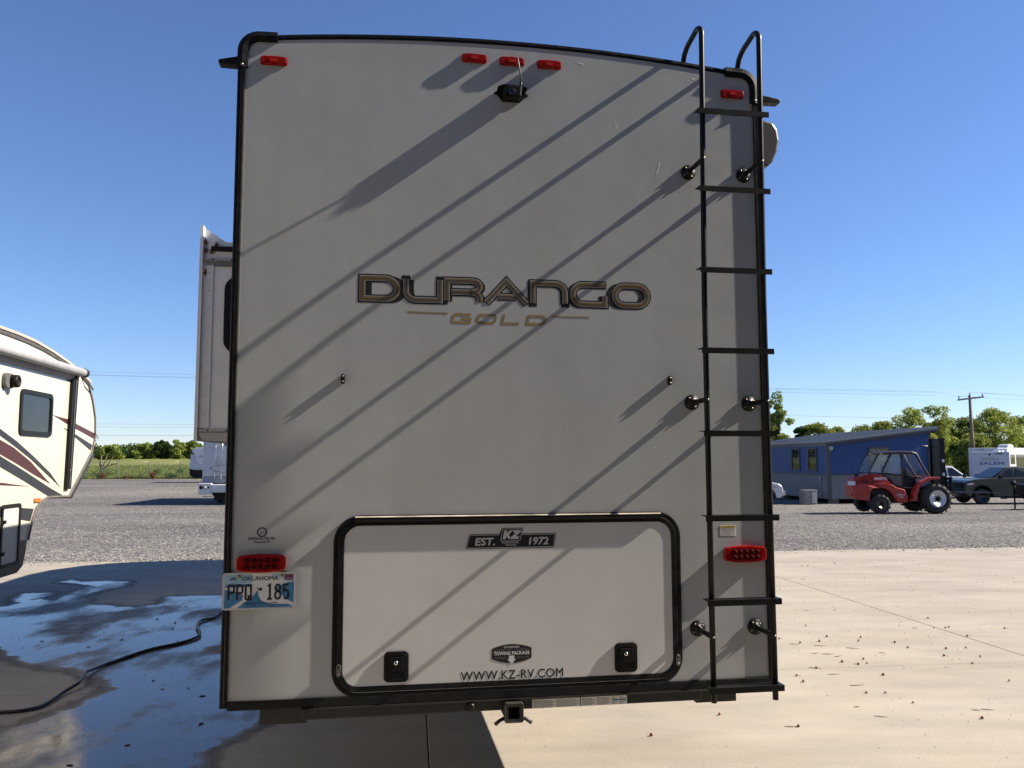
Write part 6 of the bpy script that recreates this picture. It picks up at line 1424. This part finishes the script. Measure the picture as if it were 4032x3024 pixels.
right = [  # x, y, top z, crown half width, material, label
    (23.1, 72, 7.9, 1.75, L2, 'tall loose tree rising beside the right edge of the big trailer'),
    (26.0, 88, 5.0, 2.6, L2, 'low green tree at the foot of the tall loose tree'),
    (32.2, 92, 5.5, 1.7, L3, 'dark narrow tree over the left end of the office roof'),
    (34.5, 94, 6.0, 2.6, L1, 'yellow green tree just right of the dark narrow tree'),
    (37.8, 97, 5.6, 2.1, L1, 'pale yellow green tree over the middle of the office roof'),
    (42.6, 95, 6.2, 2.6, L1, 'rounded tree over the right half of the office roof'),
    (46.2, 96, 7.9, 3.0, L1, 'highest leafy tree above the right end of the office roof'),
    (49.4, 97, 8.2, 2.7, L1, 'tall yellow green tree above the forklift mast'),
    (51.6, 100, 6.3, 2.4, L2, 'lower green tree right of the forklift mast'),
    (47.8, 86, 4.6, 2.4, L1, 'low bushy tree between the forklift mast and the white trailer'),
    (54.6, 99, 6.9, 2.6, L2, 'green tree directly behind the power pole'),
    (58.2, 100, 8.0, 3.3, L1, 'large leafy tree right of the power pole'),
    (62.2, 102, 7.2, 3.0, L2, 'leafy tree at the right edge above the white trailers'),
    (57.5, 108, 7.0, 2.6, L2, 'tree standing farther back between the pole and the large leafy tree'),
    (44.0, 104, 6.0, 3.0, L2, 'deeper green tree standing farther back behind the office'),
]
for i, (x, y, zt, cw, m, lb) in enumerate(right):
    z = smooth_ground(x, y); tree('leafy_tree', lb, x, y, zt - z, cw, m, 20 + i, n=(6500 if i == 0 else 13000), leaf=0.12, low=(0.3 if i == 0 else 0.10), group=GR, lobes=(26 if i == 0 else 44))
GL_ = 'trees of the wood across the meadow'
rngl = random.Random(8)
names = ['dark rounded', 'mid green', 'bushy green', 'pale green', 'spreading']
left = [(-112, 215, 9.0, 5.5, L3, 'big dark rounded tree left of the wood, next to the cream trailer'), (-107.5, 222, 5.6, 4.0, L2, 'lighter tree just right of the big dark rounded tree'), (-119, 212, 6.6, 4.2, L2, 'green tree peeping out beside the nose of the cream trailer')]
for k in range(12):
    left.append((-106.0 + 3.6 * k + rngl.uniform(-0.7, 0.7), 236 + rngl.uniform(-6, 6), (6.2, 6.4, 6.9, 7.3, 7.4, 6.9, 6.6, 6.8, 6.4, 6.5, 6.7, 6.3)[k] + rngl.uniform(-0.3, 0.3), 3.3, (L3, L2, L3, L2)[k % 4], '%s tree from the left in the front row of the meadow wood' % ('first second third fourth fifth sixth seventh eighth ninth tenth eleventh twelfth'.split()[k])))
for i, (x, y, zt, cw, m, lb) in enumerate(left):
    z = smooth_ground(x, y); tree('meadow_tree', lb, x, y, zt - z + 0.3, cw, m, 70 + i, n=3200, leaf=0.30, low=0.08, group=GL_, lobes=22)
def far_wood():
    rng = np.random.default_rng(5); cen = []; rad = []
    for k in range(150):
        x = rng.uniform(-175, -45); y = rng.uniform(250, 275); z = 2.6
        h = rng.uniform(2.2, 4.6); cen.append((x, y, z + h * 0.5)); rad.append((3.2, 3.2, h * 0.55))
    v, f = leaf_cloud(cen, rad, 26000, 0.5, rng)
    o = mesh_np('distant_wood', v, f, L3); o['label'] = 'dense dark wood behind the front trees across the meadow'; o['category'] = 'wood'; struct(o, 'stuff')
    cen = []; rad = []
    for k in range(70):
        x = rng.uniform(18, 85); y = rng.uniform(112, 124); h = rng.uniform(2.0, 4.2); cen.append((x, y, 0.3 + h * 0.5)); rad.append((2.2, 2.2, h * 0.6))
    v, f = leaf_cloud(cen, rad, 22000, 0.22, rng)
    o = mesh_np('distant_wood', v, f, L2); o['label'] = 'continuous undergrowth behind the right hand trees'; o['category'] = 'wood'; struct(o, 'stuff')
far_wood()
def meadow():
    rng = np.random.default_rng(3); n = 60000
    y = 88.6 + 60 * rng.uniform(0, 1, n) ** 2.0; x = -60 + 42 * rng.uniform(0, 1, n); x = x * (y / 88)
    z = np.array([smooth_ground(a, b) for a, b in zip(x, y)])
    h = rng.uniform(0.12, 0.5, n) * (0.75 + 0.5 * np.sin(x * 0.9) * np.cos(y * 0.7)); w = rng.uniform(0.02, 0.05, n)
    an = rng.uniform(0, 2 * PI, n); lx, ly = rng.normal(0, 0.12, n), rng.normal(0, 0.12, n)
    p = np.stack([x, y, z], 1); dx = np.stack([np.cos(an) * w, np.sin(an) * w, np.zeros(n)], 1); up = np.stack([lx, ly, h], 1)
    v = np.stack([p - dx, p + dx, p + up + dx * 0.3, p + up - dx * 0.3], 1).reshape(-1, 3)
    GM = leaf_mat('meadow_blade', (0.09, 0.13, 0.03), (0.15, 0.185, 0.05), (0.27, 0.26, 0.10))
    o = mesh_np('meadow_grass', v, np.arange(4 * n).reshape(-1, 4), GM); o['label'] = 'tall green and straw coloured meadow grass beyond the fence'; o['category'] = 'grass'; struct(o, 'stuff')
    # dry weeds and bushes at the foot of the fence
    DRY = leaf_mat('tumbleweed', (0.10, 0.05, 0.03), (0.17, 0.095, 0.055), (0.25, 0.16, 0.10)); GB = leaf_mat('bush_green', (0.03, 0.06, 0.02), (0.06, 0.10, 0.03), (0.10, 0.15, 0.05))
    for i, (x, y, r, h, m, nm, lb, cat) in enumerate(((-37.8, 87.6, 0.42, 0.78, DRY, 'tumbleweed', 'tall brown tumbleweed caught at the middle fence post', 'weed'), (-40.6, 87.5, 0.34, 0.38, DRY, 'tumbleweed', 'small round brown tumbleweed between two fence posts', 'weed'),
            (-43.2, 87.5, 0.60, 0.72, DRY, 'tumbleweed', 'wide brown tumbleweed at the fence near the cream trailer', 'weed'), (-36.4, 88.8, 0.75, 0.60, GB, 'bush', 'low green bush just behind the fence right of the tumbleweeds', 'bush'),
            (-44.5, 90.5, 1.3, 0.9, GB, 'bush', 'sprawling dark bush at the foot of the dead tree', 'bush'), (-41.2, 96.0, 0.9, 0.9, GB, 'bush', 'small dark bush in the meadow right of the dead tree', 'bush'), (-39.6, 99, 0.6, 1.0, GB, 'bush', 'lone shrub standing in the meadow behind the fence', 'bush'))):
        rg = np.random.default_rng(40 + i); z = smooth_ground(x, y)
        cen = [(rg.uniform(-0.6, 0.6) * r, rg.uniform(-0.4, 0.4) * r, h * rg.uniform(0.25, 0.75)) for _ in range(9)]; rad = [(r * 0.5, r * 0.5, h * 0.32)] * 9
        v, f = leaf_cloud(cen, rad, 900, 0.05, rg)
        t = thing(nm, lb, cat, (x, y, z)); mesh_np('foliage', v, f, m, t)
        mb = MB()
        for k in range(7): mb.tube([(0, 0, 0), (cen[k][0] * 0.5, cen[k][1] * 0.5, cen[k][2] * 0.6), cen[k]], 0.012, 4)
        struct(mb.build('stems', BARK, t), 'stuff')
    # dead tree
    x, y = -45.9, 93.0; z = smooth_ground(x, y)
    t = thing('dead_tree', 'bare broken dead tree trunk in the meadow beside the cream trailer', 'tree', (x, y, z))
    DW = mat('dead_wood', (0.10, 0.085, 0.07), 0.9, var=0.3, vscale=5)
    MB().tube([(0, 0, -0.2), (0.05, 0, 0.8), (-0.15, 0, 1.6), (-0.05, 0, 2.5)], [0.26, 0.18, 0.13, 0.05], 8).build('trunk', DW, t)
    for pts in ([(0.05, 0, 0.9), (0.5, 0, 1.2), (1.0, 0.1, 1.4), (1.6, 0, 2.0)], [(0.5, 0, 1.2), (0.9, 0, 1.7), (1.2, 0, 2.3)], [(0.0, 0, 1.2), (0.4, 0.2, 1.9), (0.5, 0.1, 2.4)], [(1.0, 0.1, 1.4), (1.5, 0, 1.5), (2.0, 0, 1.9)]):
        MB().tube(pts, [0.06, 0.045, 0.03, 0.015][:len(pts)], 6).build('limb', DW, t)
meadow()

# ------------------------------------------------------------------ invented shop and wing, out of view, blocking sky and sun
def build_shade_shop():
    t = thing('invented_shade_shop', 'invented dark shop with a side wing, unseen behind the camera to block light', 'building', (0, 0, 0), EA)
    SH = mat('shade_shop_cladding', (0.06, 0.058, 0.055), 0.5, var=0.1, vscale=1); DR = mat('shade_shop_door', (0.07, 0.07, 0.072), 0.5, var=0.1, vscale=2)
    y0, y1, H = -3.4, -24.0, 7.6
    MB().box((-30, y1, 0.004), (7.6, y0 - 0.06, H)).build('wall_core', SH, t)  # made-up bulk that cuts sky light on the trailer's rear wall
    MB().prism([(y0 + 0.5, H + 0.002), (y0 + 0.5, H + 0.25), ((y0 + y1) / 2, H + 2.2), (y1 - 0.5, H + 0.25), (y1 - 0.5, H + 0.002)], -30.5, 7.6, 'x').build('roof', SH, t)
    for i in range(75): MB().box((-30 + i * 0.5, y0 - 0.059, 0.01), (-29.9 + i * 0.5, y0 - 0.01, H - 0.01)).build('cladding_rib', SH, t)
    for cx in (-24, -16, -8, 0):
        d = MB().box((cx - 2.3, y0 - 0.058, 0.01), (cx + 2.3, y0 + 0.03, 4.6)).build('shade_shop_door', DR, t)
        for k in range(9): MB().box((cx - 2.28, y0 + 0.031, 0.05 + 0.5 * k), (cx + 2.28, y0 + 0.05, 0.46 + 0.5 * k)).build('door_slat', DR, d)
    w = MB().box((7.7, y1, 0.004), (20.0, 0.7, 8.0)).build('wing', SH, t)  # added to shade the ground by the camera and cut its bounce
    MB().prism([(7.3, 8.002), (20.4, 8.002), (20.4, 8.2), (13.8, 9.4), (7.3, 8.2)], y1 - 0.3, 0.8, 'y').build('shade_wing_roof', SH, w)
build_shade_shop()
